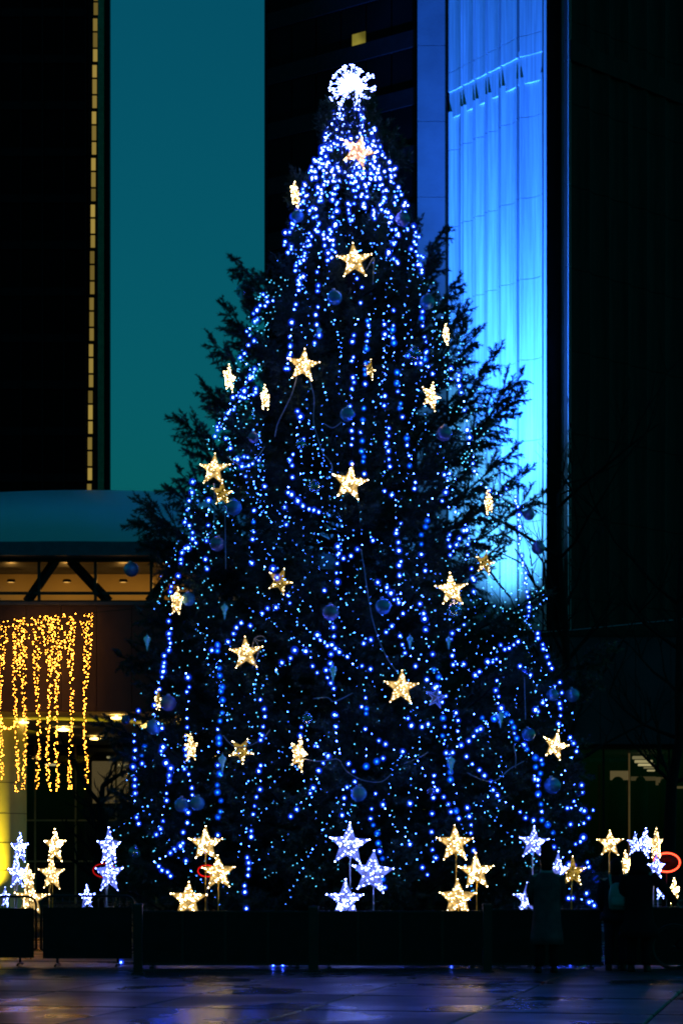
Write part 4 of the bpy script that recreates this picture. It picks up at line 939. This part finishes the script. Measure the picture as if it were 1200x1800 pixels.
def finial(label, px, py, h, out=0.1):
    p = surf(px, py, out); s = h / F * p.y
    t = thing('finial_ornament', label, 'ornament', tuple(p), (0, 0, 0), 'drop shaped ornaments on the spruce')
    pr = [(0.001, -0.5), (0.03, -0.4), (0.06, -0.28), (0.05, -0.24), (0.11, -0.1), (0.09, -0.05), (0.17, 0.12), (0.22, 0.22), (0.17, 0.33), (0.07, 0.38), (0.05, 0.46)]
    b = MB(); b.lathe([(r * s, z * s) for r, z in pr], 12); b.build('drop', M['finial'], t)
    b = MB(); b.tube([(0, 0, 0.46 * s), (0.01, 0, 0.54 * s), (0, 0, 0.6 * s), (-0.01, 0, 0.54 * s)], 0.003, 4, closed=True); b.build('hanger', M['cap_metal'], t)
for a in (('teal finial in the string left of the low middle star', 585, 1184, 32), ('teal finial above the low middle star', 720, 1129, 26), ('finial left of the lower middle, in the blue column', 391, 1342, 34), ('finial high on the left edge below the gallery', 259, 1130, 30),
          ('blue finial low in the right half', 792, 1345, 34), ('finial hanging in the crossing strings on the right', 879, 1265, 30), ('small clear finial upper left of centre', 561, 585, 22), ('finial beside the right edge strings', 788, 1130, 24), ('finial below the dark blue gap, left', 395, 1075, 30)): finial(*a)
def cable(label, pts, r=0.008, out=0.14):
    P3 = [surf(x, y, out) for x, y in pts]; o = P3[0]
    b = MB(); b.tube([p - o for p in smooth_path(P3, 5)], r, 5); tag(b.build('cable', M['wire_pale'], None, tuple(o)), label, 'cable', 'loose cables on the spruce')
for a in (
 ('loose cable left below the fourth star', [(521, 664), (514, 690), (500, 720), (488, 745), (483, 768)]), ('long wavy cable from the fourth star to the middle star', [(544, 668), (552, 700), (551, 740), (560, 775), (567, 795), (582, 815), (584, 838)]),
 ('cable from the large left star towards the centre', [(400, 803), (420, 817), (440, 813), (455, 800), (465, 785)]), ('cable hanging below the large left star', [(376, 850), (377, 880), (376, 925)]), ('cable hanging below the hidden dim star', [(395, 890), (396, 930), (397, 1000)]),
 ('long cable in the centre down to the low middle star', [(634, 965), (640, 1000), (648, 1055), (656, 1095), (668, 1130), (682, 1160), (697, 1180)]), ('cable looped off the second star', [(643, 475), (650, 463), (657, 453), (656, 480), (655, 500)]),
 ('white cable coil at the lower left star', [(443, 1140), (448, 1122), (460, 1118), (466, 1124), (455, 1126), (447, 1122), (455, 1140), (450, 1160), (444, 1173)]), ('curved cable below the lower left star', [(392, 1293), (412, 1312), (440, 1310), (465, 1295), (475, 1282)]),
 ('cable sagging to the blue lower bauble', [(600, 1342), (612, 1358), (640, 1372), (670, 1374), (688, 1360)]), ('cable sagging low in the right half', [(820, 1358), (845, 1370), (870, 1372), (895, 1352), (920, 1338)]), ('short cable right of the thin slanting star', [(533, 1334), (560, 1338), (590, 1334), (600, 1340)]),
 ('short pale cable above the low middle star', [(550, 1228), (575, 1226), (588, 1233), (620, 1218)]), ('cable hanging from the right star over the barrier side', [(902, 1310), (906, 1330), (905, 1350)]), ('cable down the right flank', [(921, 1190), (922, 1230), (923, 1265)]),
 ('short cable in the lower middle', [(710, 1342), (735, 1332), (752, 1322)]), ('cable from the central bauble', [(570, 745), (585, 752), (600, 742)])):
    cable(*a)

# ------------------------------------------------------------------ amber light curtain on the walkway
YC = 69.55
rope = thing('curtain_cable', 'thin cable carrying the amber light curtain along the walkway', 'cable', tuple(P(-30, 1093, YC)))
b = MB(); o = P(-30, 1093, YC); b.tube([P(x, y, YC) - o for x, y in ((-30, 1093), (60, 1088), (165, 1077), (260, 1068), (380, 1052))], 0.012, 5); b.build('cable_run', M['wire'], rope)
rc = random.Random(11)
strands = [(2, 1370, 9, 'leftmost amber light strand at the picture edge'), (29, 1392, 10, 'amber light strand second from the left'), (43, 1388, 8, 'amber light strand third from the left'), (67, 1388, 9, 'amber light strand fourth from the left'),
           (86, 1395, 8, 'amber light strand fifth from the left'), (100, 1390, 9, 'amber light strand sixth from the left'), (125, 1388, 10, 'amber light strand second from the right'), (151, 1390, 9, 'rightmost amber light strand of the curtain')]
for (x0, yend, wd, lab) in strands:
    ytop = 1092 - 15 * x0 / 165
    o = P(x0, ytop, YC); st = thing('icicle_light_strand', lab, 'light strand', tuple(o), group='amber light curtain')
    lm = MB(); y = ytop; ph = rc.uniform(0, 6)
    path = []
    while y < yend:
        t = (y - ytop) / (yend - ytop)
        wv = math.sin(y / 37 + ph) * 2.2
        path.append(P(x0 + wv, y, YC) - o)
        spread = 3.4 + 9.5 * max(0, 1 - t * 2.0) ** 1.5
        for q in range(2 if t > 0.3 else 4):
            if rc.random() < 0.22: continue
            p = P(x0 + wv + rc.uniform(-spread, spread), y + rc.uniform(-2, 2), YC + rc.uniform(-0.12, 0.12)) - o
            lm.octa(p, rc.uniform(0.008, 0.0155))
        y += rc.uniform(3.2, 4.6)
    b = MB(); b.tube(path, 0.004, 4); b.build('wire', M['wire'], st)
    stuff(lm.build('lamps', M['icicle'], st))
o = P(3, 1270, YC); lp_ = thing('slack_light_strand', 'short slack amber strand between the two left strands', 'light strand', tuple(o))
lm = MB(); pth = [P(x, y, YC) - o for x, y in ((2, 1265), (8, 1278), (16, 1281), (24, 1276), (29, 1268))]
for p in smooth_path(pth, 5): lm.octa(p + Vector((rc.uniform(-.03, .03), 0, rc.uniform(-.03, .03))), 0.018)
stuff(lm.build('lamps', M['icicle'], lp_)); b = MB(); b.tube(smooth_path(pth, 4), 0.004, 4); b.build('wire', M['wire'], lp_)

# ------------------------------------------------------------------ red ring lights
def ring(label, px, py, rx, ry, Y, txt=None):
    p = P(px, py, Y); t = thing('neon_sign' if txt else 'ring_light', label, 'neon sign' if txt else 'ring light', tuple(p), group=None if txt else 'small red rings among the ground stars')
    ax, az = rx / F * Y, ry / F * Y
    b = MB(); b.tube([(ax * math.cos(a), 0, az * math.sin(a)) for a in [2 * PI * k / 40 for k in range(40)]], 0.013 if txt else 0.009, 8, closed=True); b.build('tube', M['neon' if txt else 'neon_small'], t)
    b = MB(); b.tube([(0, 0.03, -az), (0, 0.03, -p.z)], 0.012, 6); b.build('stand', M['black'], t)
    if txt:
        b = MB(); b.lathe([(0.001, 0), (1, 0), (1, 0.02), (0.001, 0.02)], 40)
        pn = b.build('back_plate', M['panel'], t, (0, 0.05, 0), (-PI / 2, 0, 0)); pn.scale = (ax, az, 1)
        c = bpy.data.curves.new('lettering', 'FONT'); c.body = txt; c.size = az * 0.75; c.align_x = 'CENTER'; c.extrude = 0.004
        tmp = bpy.data.objects.new('tmp', c); COL.objects.link(tmp); bpy.context.view_layer.update()
        me = bpy.data.meshes.new_from_object(tmp.evaluated_get(bpy.context.evaluated_depsgraph_get())); bpy.data.objects.remove(tmp); bpy.data.curves.remove(c)
        me.materials.clear(); me.materials.append(M['neon_dim']); link('lettering', me, t, (ax * 0.1, 0.02, az * 0.05), (PI / 2, 0, 0))
ring('red neon oval sign on a stand at the right edge', 1171, 1516, 23, 16.5, 40.5, 'slic')
ring('red ring behind the left gold trio of ground stars', 364, 1531, 16, 10, 38.0)
ring('red ring behind the white stars left of the spruce foot', 184, 1530, 20, 12, 39.2)

# ------------------------------------------------------------------ bare tree at the right
def bare_tree(label, base, h, seed, lean):
    rnd = random.Random(seed); t = thing('bare_tree', label, 'tree', base)
    pts = [Vector((0, 0, -0.05))]
    for i in range(1, 9): pts.append(Vector((lean * i / 8 + rnd.uniform(-.1, .1), rnd.uniform(-.1, .1), h * 0.8 * i / 8)))
    b = MB(); b.tube(pts, [0.22 * (1 - 0.75 * i / 8) for i in range(9)], 8); b.build('trunk', M['barebark'], t)
    def grow(b, p, d, L, r, dep):
        q = [p]; dd = d.copy()
        for i in range(4):
            dd = (dd + Vector((rnd.uniform(-.25, .25), rnd.uniform(-.25, .25), rnd.uniform(-.05, .22)))).normalized(); q.append(q[-1] + dd * L / 4)
        b.tube(q, [r * (1 - 0.18 * i) for i in range(5)], 4)
        if dep:
            for i in range(rnd.randint(3, 4)):
                s = q[rnd.randint(1, 4)]; nd = (dd + Vector((rnd.uniform(-1, 1), rnd.uniform(-1, 1), rnd.uniform(-.3, .7)))).normalized()
                grow(b, s, nd, L * rnd.uniform(0.45, 0.7), r * 0.5, dep - 1)
    for k in range(15):
        s = pts[3 + k % 6]; a = k * gold; d = Vector((math.cos(a), math.sin(a), rnd.uniform(0.3, 1.0))).normalized()
        b = MB(); grow(b, s, d, h * rnd.uniform(0.16, 0.27), 0.06, 2); b.build('branch', M['barebark'], t)
bare_tree('bare leafless tree against the dark ribbed wall at the right', (PX(1005, 64), 64, 0), 14.5, 5, -0.4)
bare_tree('second bare tree farther right, almost lost in the dark', (PX(1175, 66), 66, 0), 13.0, 8, 0.4)
# young bare shrub in front of the glazing at the left
bare_tree('small bare shrub before the lit panel at the lower left', (PX(170, 52), 52, 0), 4.2, 12, 0.2)

# ------------------------------------------------------------------ barriers
YB = 34.6
def hoarding(label, x0, x1, ytop):
    t = thing('site_barrier', label, 'barrier', (PX(x0, YB), YB, 0), group='black panels round the spruce')
    w = PX(x1, YB) - PX(x0, YB); zt = PZ(ytop, YB)
    b = MB(); b.box(0.03, w - 0.03, 0, 0.05, 0.08, zt - 0.03); b.build('board', M['panel'], t)
    b = MB(); b.box(0, w, -0.02, 0.07, zt - 0.03, zt); b.build('top_rail', M['black'], t)
    b = MB(); b.box(0, w, -0.015, 0.065, 0.045, 0.08); b.build('bottom_rail', M['black'], t)
    nbt = max(2, int(w / 0.62))
    for q in range(1, nbt):
        b = MB(); b.box(w * q / nbt - 0.02, w * q / nbt + 0.02, -0.012, -0.002, 0.082, zt - 0.032); b.build('batten', M['black'], t)
    for x in (0.2, w - 0.2):
        b = MB(); b.box(x - 0.03, x + 0.03, -0.25, 0.3, 0.0, 0.035); b.box(x - 0.02, x + 0.02, 0.0, 0.05, 0.035, 0.045); b.build('foot', M['black'], t)
hoarding('black barrier panel in front of the left gold trio', 246, 546, 1601); hoarding('black barrier panel in front of the white trio', 555, 851, 1601)
hoarding('black barrier panel behind the person in the long coat', 860, 1060, 1598); hoarding('black barrier panel behind the two figures at the right', 1062, 1290, 1594)
def post(label, px, w, y0, y1):
    Y = F * CAMZ / (y1 - HY); t = thing('barrier_post', label, 'post', (PX(px, Y), Y, 0), group='posts between the barrier panels')
    r = w / 2 / F * Y; z = PZ(y0, Y)
    b = MB(); b.box(-r, r, -r, r, 0.03, z); b.build('shaft', M['black'], t)
    b = MB(); b.bevbox(-r * 1.5, r * 1.5, -r * 1.5, r * 1.5, 0, 0.03, 0.01); b.build('base', M['black'], t)
    b = MB(); b.bevbox(-r * 1.15, r * 1.15, -r * 1.15, r * 1.15, z, z + 0.03, 0.012); b.build('cap', M['steel'], t)
post('black post at the left end of the panels', 243, 15, 1592, 1713); post('black post between the gold and white trios', 551, 17, 1596, 1709); post('black post left of the person in the long coat', 856, 15, 1592, 1709)
def crowd_barrier(label, x0, x1, Y, ytop, yb):
    t = thing('crowd_barrier', label, 'barrier', (PX(x0, Y), Y, 0), group='crowd barriers at the left')
    w = PX(x1, Y) - PX(x0, Y); zt = PZ(ytop, Y); r = 0.13
    pts = [(0, 0, 0.25), (0, 0, zt - r)] + [(r - r * math.cos(a), 0, zt - r + r * math.sin(a)) for a in [PI / 2 * k / 5 for k in range(1, 6)]]
    pts += [(w - r + r * math.sin(a), 0, zt - r + r * math.cos(a)) for a in [PI / 2 * k / 5 for k in range(0, 6)]] + [(w, 0, 0.25)]
    b = MB(); b.tube(pts, 0.021, 8); b.tube([(0, 0, 0.25), (w, 0, 0.25)], 0.018, 8); b.build('frame', M['black'], t)
    n = max(3, int(w / 0.105))
    for k in range(1, n): b = MB(); x = w * k / n; b.tube([(x, 0, 0.25), (x, 0, zt - 0.01)], 0.0075, 5); b.build('bar', M['black'], t)
    b = MB(); b.box(0.03, w - 0.03, -0.035, -0.025, 0.12, PZ(yb, Y)); b.build('banner', M['panel'], t)
    for x in (0.25, w - 0.25):
        b = MB(); b.tube([(x, 0, 0.25), (x, 0, 0.03)], 0.02, 6); b.tube([(x, -0.3, 0.015), (x, -0.15, 0.035), (x, 0.15, 0.035), (x, 0.3, 0.015)], 0.018, 6); b.build('foot', M['black'], t)
crowd_barrier('crowd barrier cut by the left picture edge', -150, 64, 35.6, 1576, 1596); crowd_barrier('crowd barrier with rounded corner beside the end post', 73, 236, 35.3, 1575, 1595)
# lamps lying on the ground behind the panels
for (lab, px, py) in (('white lamp on the ground right of the long coat', 979, 1688), ('second white lamp on the ground right of the long coat', 1002, 1688), ('blue lamp on the ground between the right panels', 793, 1693), ('blue lamp on the ground by the end post', 213, 1692), ('teal lamp on the ground in the centre', 480, 1697), ('second teal lamp on the ground in the centre', 497, 1697)):
    Y = F * (CAMZ - 0.04) / (py - HY); p = P(px, py, Y)
    t = thing('ground_lamp', lab, 'lamp', (p.x, p.y, 0), group='loose lamps on the ground')
    link('bulb', BM['w'], t, (0, 0, 0.045), (PI / 2, 0, 0)); b = MB(); b.tube([(0, 0, 0.012), (0.3, 0.2, 0.006), (0.7, 0.25, 0.006)], 0.005, 4); b.build('wire', M['wire'], t)

# ================================================================== PEOPLE
def skin_body(name, joints, edges, mats, parent, root=0, sub=2):
    me = bpy.data.meshes.new(name); me.from_pydata([j[0] for j in joints], edges, [])
    o = link(name, me, parent); md = o.modifiers.new('Skin', 'SKIN'); md.use_smooth_shade = True
    lay = me.skin_vertices[0].data
    for i, j in enumerate(joints):
        r = j[1]; lay[i].radius = (r, r) if isinstance(r, (int, float)) else r
        lay[i].use_root = (i == root)
    sb = o.modifiers.new('Subdivision', 'SUBSURF'); sb.levels = sub; sb.render_levels = sub
    bpy.context.view_layer.update()
    dg = bpy.context.evaluated_depsgraph_get(); m2 = bpy.data.meshes.new_from_object(o.evaluated_get(dg))
    o.modifiers.clear(); o.data = m2; m2.materials.clear(); m2.materials.append(mats)
    for p in m2.polygons: p.use_smooth = True
    return o
def rings(b, secs, n=20, mi=0, fold=0.0, seed=0, caps=True):
    """stacked elliptical sections (cx, cy, z, rx, ry) with soft folds"""
    rnd = random.Random(seed); ph = [rnd.uniform(0, 6) for _ in range(3)]; vs = []; N = len(secs)
    for i, (cx, cy_, z, rx, ry) in enumerate(secs):
        for k in range(n):
            a = 2 * PI * k / n; w = 1 + fold * (1 - i / max(1, N - 1)) * (math.sin(5 * a + ph[0]) + 0.6 * math.sin(8 * a + ph[1] + z))
            vs.append((cx + rx * w * math.cos(a), cy_ + ry * w * math.sin(a), z))
    fs = [(i * n + k, i * n + (k + 1) % n, (i + 1) * n + (k + 1) % n, (i + 1) * n + k) for i in range(N - 1) for k in range(n)]
    if caps: fs += [tuple(range(n - 1, -1, -1)), tuple((N - 1) * n + k for k in range(n))]
    b.add(vs, fs, mi, True)
def person(label, px, ybase, H, yaw, Lh, Rh, clothes):
    """standing figure seen from behind; Lh / Rh = wrist positions (in units of height 1.75)"""
    Y = F * CAMZ / (ybase - HY); k = H / 1.75
    t = thing('person', label, 'person', (PX(px, Y), Y, 0), (0, 0, rad(yaw)), 'people looking at the lights')
    V = lambda x, y, z: (x * k, y * k, z * k)
    J = [(V(0, 0, .94), .125 * k), (V(0, 0, 1.12), .115 * k), (V(0, -.01, 1.32), .135 * k), (V(0, .0, 1.45), .062 * k), (V(0, .015, 1.53), .055 * k), (V(0, .025, 1.60), (.078 * k, .092 * k)), (V(0, .02, 1.68), (.072 * k, .085 * k)), (V(0, .01, 1.735), .045 * k)]
    Ed = [(i, i + 1) for i in range(7)]
    # face and ears
    J += [(V(0, .115, 1.605), .014 * k), (V(0, .135, 1.59), .012 * k)]; Ed += [(5, 8), (8, 9)]
    for s in (-1, 1): J.append((V(.088 * s, .015, 1.61), .014 * k)); Ed.append((5, len(J) - 1))
    for s, (hand) in ((-1, Lh), (1, Rh)):
        sh = V(.175 * s, -.01, 1.40); wr = V(*hand); el_ = V((.175 * s + hand[0]) / 2 + .06 * s, (hand[1]) / 2 - .06, (1.40 + hand[2]) / 2 - .03)
        i0 = len(J); J += [(sh, .066 * k), (el_, .045 * k), (wr, .030 * k)]; Ed += [(2, i0), (i0, i0 + 1), (i0 + 1, i0 + 2)]
        d = (Vector(wr) - Vector(el_)).normalized(); u = Vector((0, 1, 0)) if abs(d.y) < .8 else Vector((0, 0, 1)); sd = d.cross(u).normalized(); palm = Vector(wr) + d * .06 * k
        ip = len(J); J.append((tuple(palm), (.022 * k, .036 * k))); Ed.append((i0 + 2, ip))
        for q in range(4):
            off = u * (.030 - .020 * q) * k; ln = (.075, .085, .08, .062)[q] * k; a = palm + off * 1.0 + d * .03 * k; c = a + d * ln * .55 + sd * .008 * s; e_ = c + (d * .6 + sd * .5 * s).normalized() * ln * .45
            i1 = len(J); J += [(tuple(a), .0095 * k), (tuple(c), .0085 * k), (tuple(e_), .0075 * k)]; Ed += [(ip, i1), (i1, i1 + 1), (i1 + 1, i1 + 2)]
        a = palm + u * .035 * k; c = a + (u * .7 + d * .6).normalized() * .04 * k; i1 = len(J); J += [(tuple(a), .012 * k), (tuple(c), .010 * k), (tuple(c + d * .025 * k), .008 * k)]; Ed += [(ip, i1), (i1, i1 + 1), (i1 + 1, i1 + 2)]
    for s in (-1, 1):
        i0 = len(J); J += [(V(.095 * s, 0, .88), .095 * k), (V(.105 * s, .025, .50), .060 * k), (V(.11 * s, -.01, .10), .042 * k), (V(.115 * s, .05, .045), .040 * k), (V(.125 * s, .17, .035), .032 * k)]
        Ed += [(0, i0), (i0, i0 + 1), (i0 + 1, i0 + 2), (i0 + 2, i0 + 3), (i0 + 3, i0 + 4)]
    skin_body('body', J, Ed, M['skin'], t)
    for s in (-1, 1):
        b = MB(); b.tube([V(.095 * s, 0, .90), V(.105 * s, .025, .50), V(.11 * s, -.01, .22), V(.11 * s, -.01, .10)], [.112 * k, .078 * k, .066 * k, .070 * k], 12); b.build('trouser_leg', M[clothes['legs']], t)
        b = MB(); rings(b, [(.118 * s * k, .055 * k, .0, .052 * k, .135 * k), (.118 * s * k, .055 * k, .03 * k, .055 * k, .138 * k), (.116 * s * k, .04 * k, .075 * k, .052 * k, .11 * k), (.112 * s * k, 0, .14 * k, .056 * k, .066 * k), (.11 * s * k, -.01 * k, .26 * k, .060 * k, .064 * k)], 14); b.build('boot', M['boot'], t)
    hem = clothes['hem']; fl = clothes.get('flare', 1.0)
    b = MB(); secs = [(0, 0, hem * k, .245 * fl * k, .20 * fl * k), (0, 0, (hem + .12) * k, .24 * fl * k, .19 * fl * k), (0, 0, (hem + .5 * (1.0 - hem)) * k, .215 * k, .17 * k), (0, 0, 1.02 * k, .195 * k, .150 * k), (0, -.01 * k, 1.15 * k, .20 * k, .15 * k), (0, -.01 * k, 1.30 * k, .225 * k, .158 * k),
                      (0, -.01 * k, 1.40 * k, .205 * k, .135 * k), (0, 0, 1.455 * k, .13 * k, .105 * k), (0, .005 * k, 1.49 * k, .082 * k, .085 * k)]
    rings(b, secs, 28, 0, .022, int(px)); ct = b.build('coat', M[clothes['coat']], t)
    for s, hand in ((-1, Lh), (1, Rh)):
        sh = V(.175 * s, -.01, 1.41); wr = V(*hand); el_ = V((.175 * s + hand[0]) / 2 + .06 * s, hand[1] / 2 - .06, (1.40 + hand[2]) / 2 - .03)
        b = MB(); b.tube(smooth_path([sh, el_, Vector(wr) - (Vector(wr) - Vector(el_)).normalized() * .0], 4), [.088 * k, .084 * k, .078 * k, .074 * k, .07 * k, .066 * k, .062 * k, .058 * k, .056 * k], 10); b.build('sleeve', M[clothes['coat']], t)
    if 'collar' in clothes:
        b = MB(); rings(b, [(0, .0, 1.44 * k, .115 * k, .10 * k), (0, .005 * k, 1.475 * k, .105 * k, .10 * k), (0, .01 * k, 1.515 * k, .092 * k, .092 * k)], 18, caps=False); b.build('collar', M[clothes['collar']], ct)
    if clothes.get('hood'):
        b = MB(); rings(b, [(0, -.02 * k, 1.43 * k, .16 * k, .13 * k), (0, -.03 * k, 1.52 * k, .135 * k, .135 * k), (0, -.01 * k, 1.62 * k, .125 * k, .14 * k), (0, .0, 1.70 * k, .110 * k, .125 * k), (0, .0, 1.755 * k, .072 * k, .08 * k), (0, 0, 1.775 * k, .02 * k, .02 * k)], 20, 0, .01, 4); b.build('hood', M[clothes['coat']], ct)
    else:
        b = MB(); rings(b, [(0, -.035 * k, 1.50 * k, .075 * k, .055 * k), (0, -.03 * k, 1.56 * k, .095 * k, .085 * k), (0, -.01 * k, 1.63 * k, .100 * k, .105 * k), (0, .0, 1.70 * k, .093 * k, .102 * k), (0, .005 * k, 1.75 * k, .062 * k, .07 * k), (0, .005 * k, 1.768 * k, .02 * k, .02 * k)], 20, 0, .015, 3); hr = b.build('hair', M['hair'], t)
        if clothes.get('hat'):
            b = MB(); rings(b, [(0, 0, 1.66 * k, .108 * k, .118 * k), (0, 0, 1.70 * k, .112 * k, .120 * k), (0, 0, 1.71 * k, .098 * k, .108 * k), (0, -.005 * k, 1.78 * k, .092 * k, .10 * k), (.0, -.01 * k, 1.86 * k, .075 * k, .085 * k), (0, -.01 * k, 1.92 * k, .045 * k, .05 * k), (0, -.01 * k, 1.94 * k, .01 * k, .01 * k)], 18, 0, .01, 9); b.build('hat', M['cloth_black'], t)
    return t, k
person('person in a long plum coat and tall black hat, seen from behind', 960, 1710, 1.74, 4, (-.17, .20, 1.02), (.17, .20, 1.02), dict(coat='coat', legs='cloth_black', hem=.42, flare=1.0, collar='collar', hat=True))
p2, k2 = person('person with a teal rucksack beside the hooded figure', 1082, 1706, 1.66, -8, (-.20, .14, .95), (.20, .14, .95), dict(coat='cloth_navy', legs='cloth_navy', hem=.78, flare=1.05))
person('tall hooded figure in black holding a bicycle', 1122, 1708, 1.76, -14, (-.18, .16, 1.0), (.50, .22, 1.02), dict(coat='cloth_black', legs='cloth_black', hem=.50, flare=1.2, hood=True))
# rucksack on the shoulders of the second person
Y = F * CAMZ / (1706 - HY)
rk = thing('rucksack', 'teal rucksack on the back of the middle figure', 'rucksack', (PX(1086, Y), Y - 0.01, 0), (0, 0, rad(-8)))
b = MB(); rings(b, [(0, -.20, .90, .10, .05), (0, -.21, .93, .135, .085), (0, -.22, 1.08, .145, .095), (0, -.215, 1.2, .135, .085), (0, -.20, 1.28, .10, .06), (0, -.19, 1.31, .04, .03)], 20); b.build('bag', M['teal_cloth'], rk)
b = MB(); rings(b, [(0, -.30, .96, .09, .02), (0, -.305, 1.0, .10, .03), (0, -.30, 1.08, .095, .025), (0, -.295, 1.10, .07, .01)], 16); b.build('pocket', M['teal_cloth'], rk)
for s in (-1, 1):
    b = MB(); b.tube(smooth_path([(.10 * s, -.19, 1.24), (.12 * s, -.15, 1.36), (.125 * s, -.02, 1.415), (.13 * s, .12, 1.33), (.14 * s, .15, 1.15)], 4), 0.022, 6); b.build('strap', M['teal_cloth'], rk)

# ------------------------------------------------------------------ bicycle at the right picture edge
Yb = F * CAMZ / (1705 - HY)
bk = thing('bicycle', 'dark bicycle half outside the right picture edge', 'bicycle', (PX(1186, Yb), Yb + 0.15, 0), (0, 0, rad(-6)))
def wheel(x):
    r = 0.33
    b = MB(); b.tube([(x + r * math.cos(a), 0, r + 0.012 + r * math.sin(a)) for a in [2 * PI * q / 40 for q in range(40)]], 0.019, 8, closed=True); w = b.build('wheel', M['rubber'], bk)
    b = MB(); b.tube([(x + (r - .025) * math.cos(a), 0, r + .012 + (r - .025) * math.sin(a)) for a in [2 * PI * q / 40 for q in range(40)]], 0.010, 6, closed=True); b.build('rim', M['steel'], w)
    b = MB()
    for q in range(20): a = 2 * PI * q / 20; b.tube([(x, .02 * (-1) ** q, r + .012), (x + (r - .03) * math.cos(a), 0, r + .012 + (r - .03) * math.sin(a))], 0.0016, 3)
    b.tube([(x, -.05, r + .012), (x, .05, r + .012)], 0.022, 8); b.build('spokes', M['steel'], w)
wheel(0.0); wheel(1.05)
A, Bq, Cc, Dd = (0, 0, .342), (.43, 0, .30), (.30, 0, .82), (.86, 0, .84)
b = MB()
for p, q in ((A, Bq), (A, (.31, 0, .76)), (Bq, Cc), (Bq, (.89, 0, .74)), ((.31, 0, .78), Dd), (Dd, (.90, 0, .70))): b.tube([p, q], 0.017, 8)
b.build('bike_frame', M['black'], bk)
b = MB(); b.tube(smooth_path([(.90, 0, .70), (.96, 0, .52), (1.05, 0, .342)], 3), 0.014, 8); b.build('fork', M['black'], bk)
b = MB(); b.tube([(.86, 0, .84), (.84, 0, .98)], 0.014, 8); b.tube(smooth_path([(.70, -.27, 1.0), (.82, -.2, 1.02), (.86, 0, 1.0), (.82, .2, 1.02), (.70, .27, 1.0)], 4), 0.013, 8); b.build('handlebar', M['black'], bk)
b = MB(); rings(b, [(.27, 0, .90, .13, .06), (.26, 0, .935, .14, .075), (.25, 0, .955, .12, .06)], 14); b.build('saddle', M['black'], bk)
b = MB(); b.tube([Cc, (.28, 0, .90)], 0.013, 8); b.build('seat_post', M['steel'], bk)
b = MB(); b.tube([(Bq[0] + .09 * math.cos(a), -.03, Bq[2] + .09 * math.sin(a)) for a in [2 * PI * q / 24 for q in range(24)]], 0.006, 5, closed=True); b.tube([(.43, -.05, .30), (.50, -.06, .16)], 0.009, 6); b.tube([(.43, .05, .30), (.36, .06, .44)], 0.009, 6); b.build('crankset', M['steel'], bk)
b = MB(); b.box(.45, .55, -.14, -.05, .15, .17); b.build('pedal', M['black'], bk)
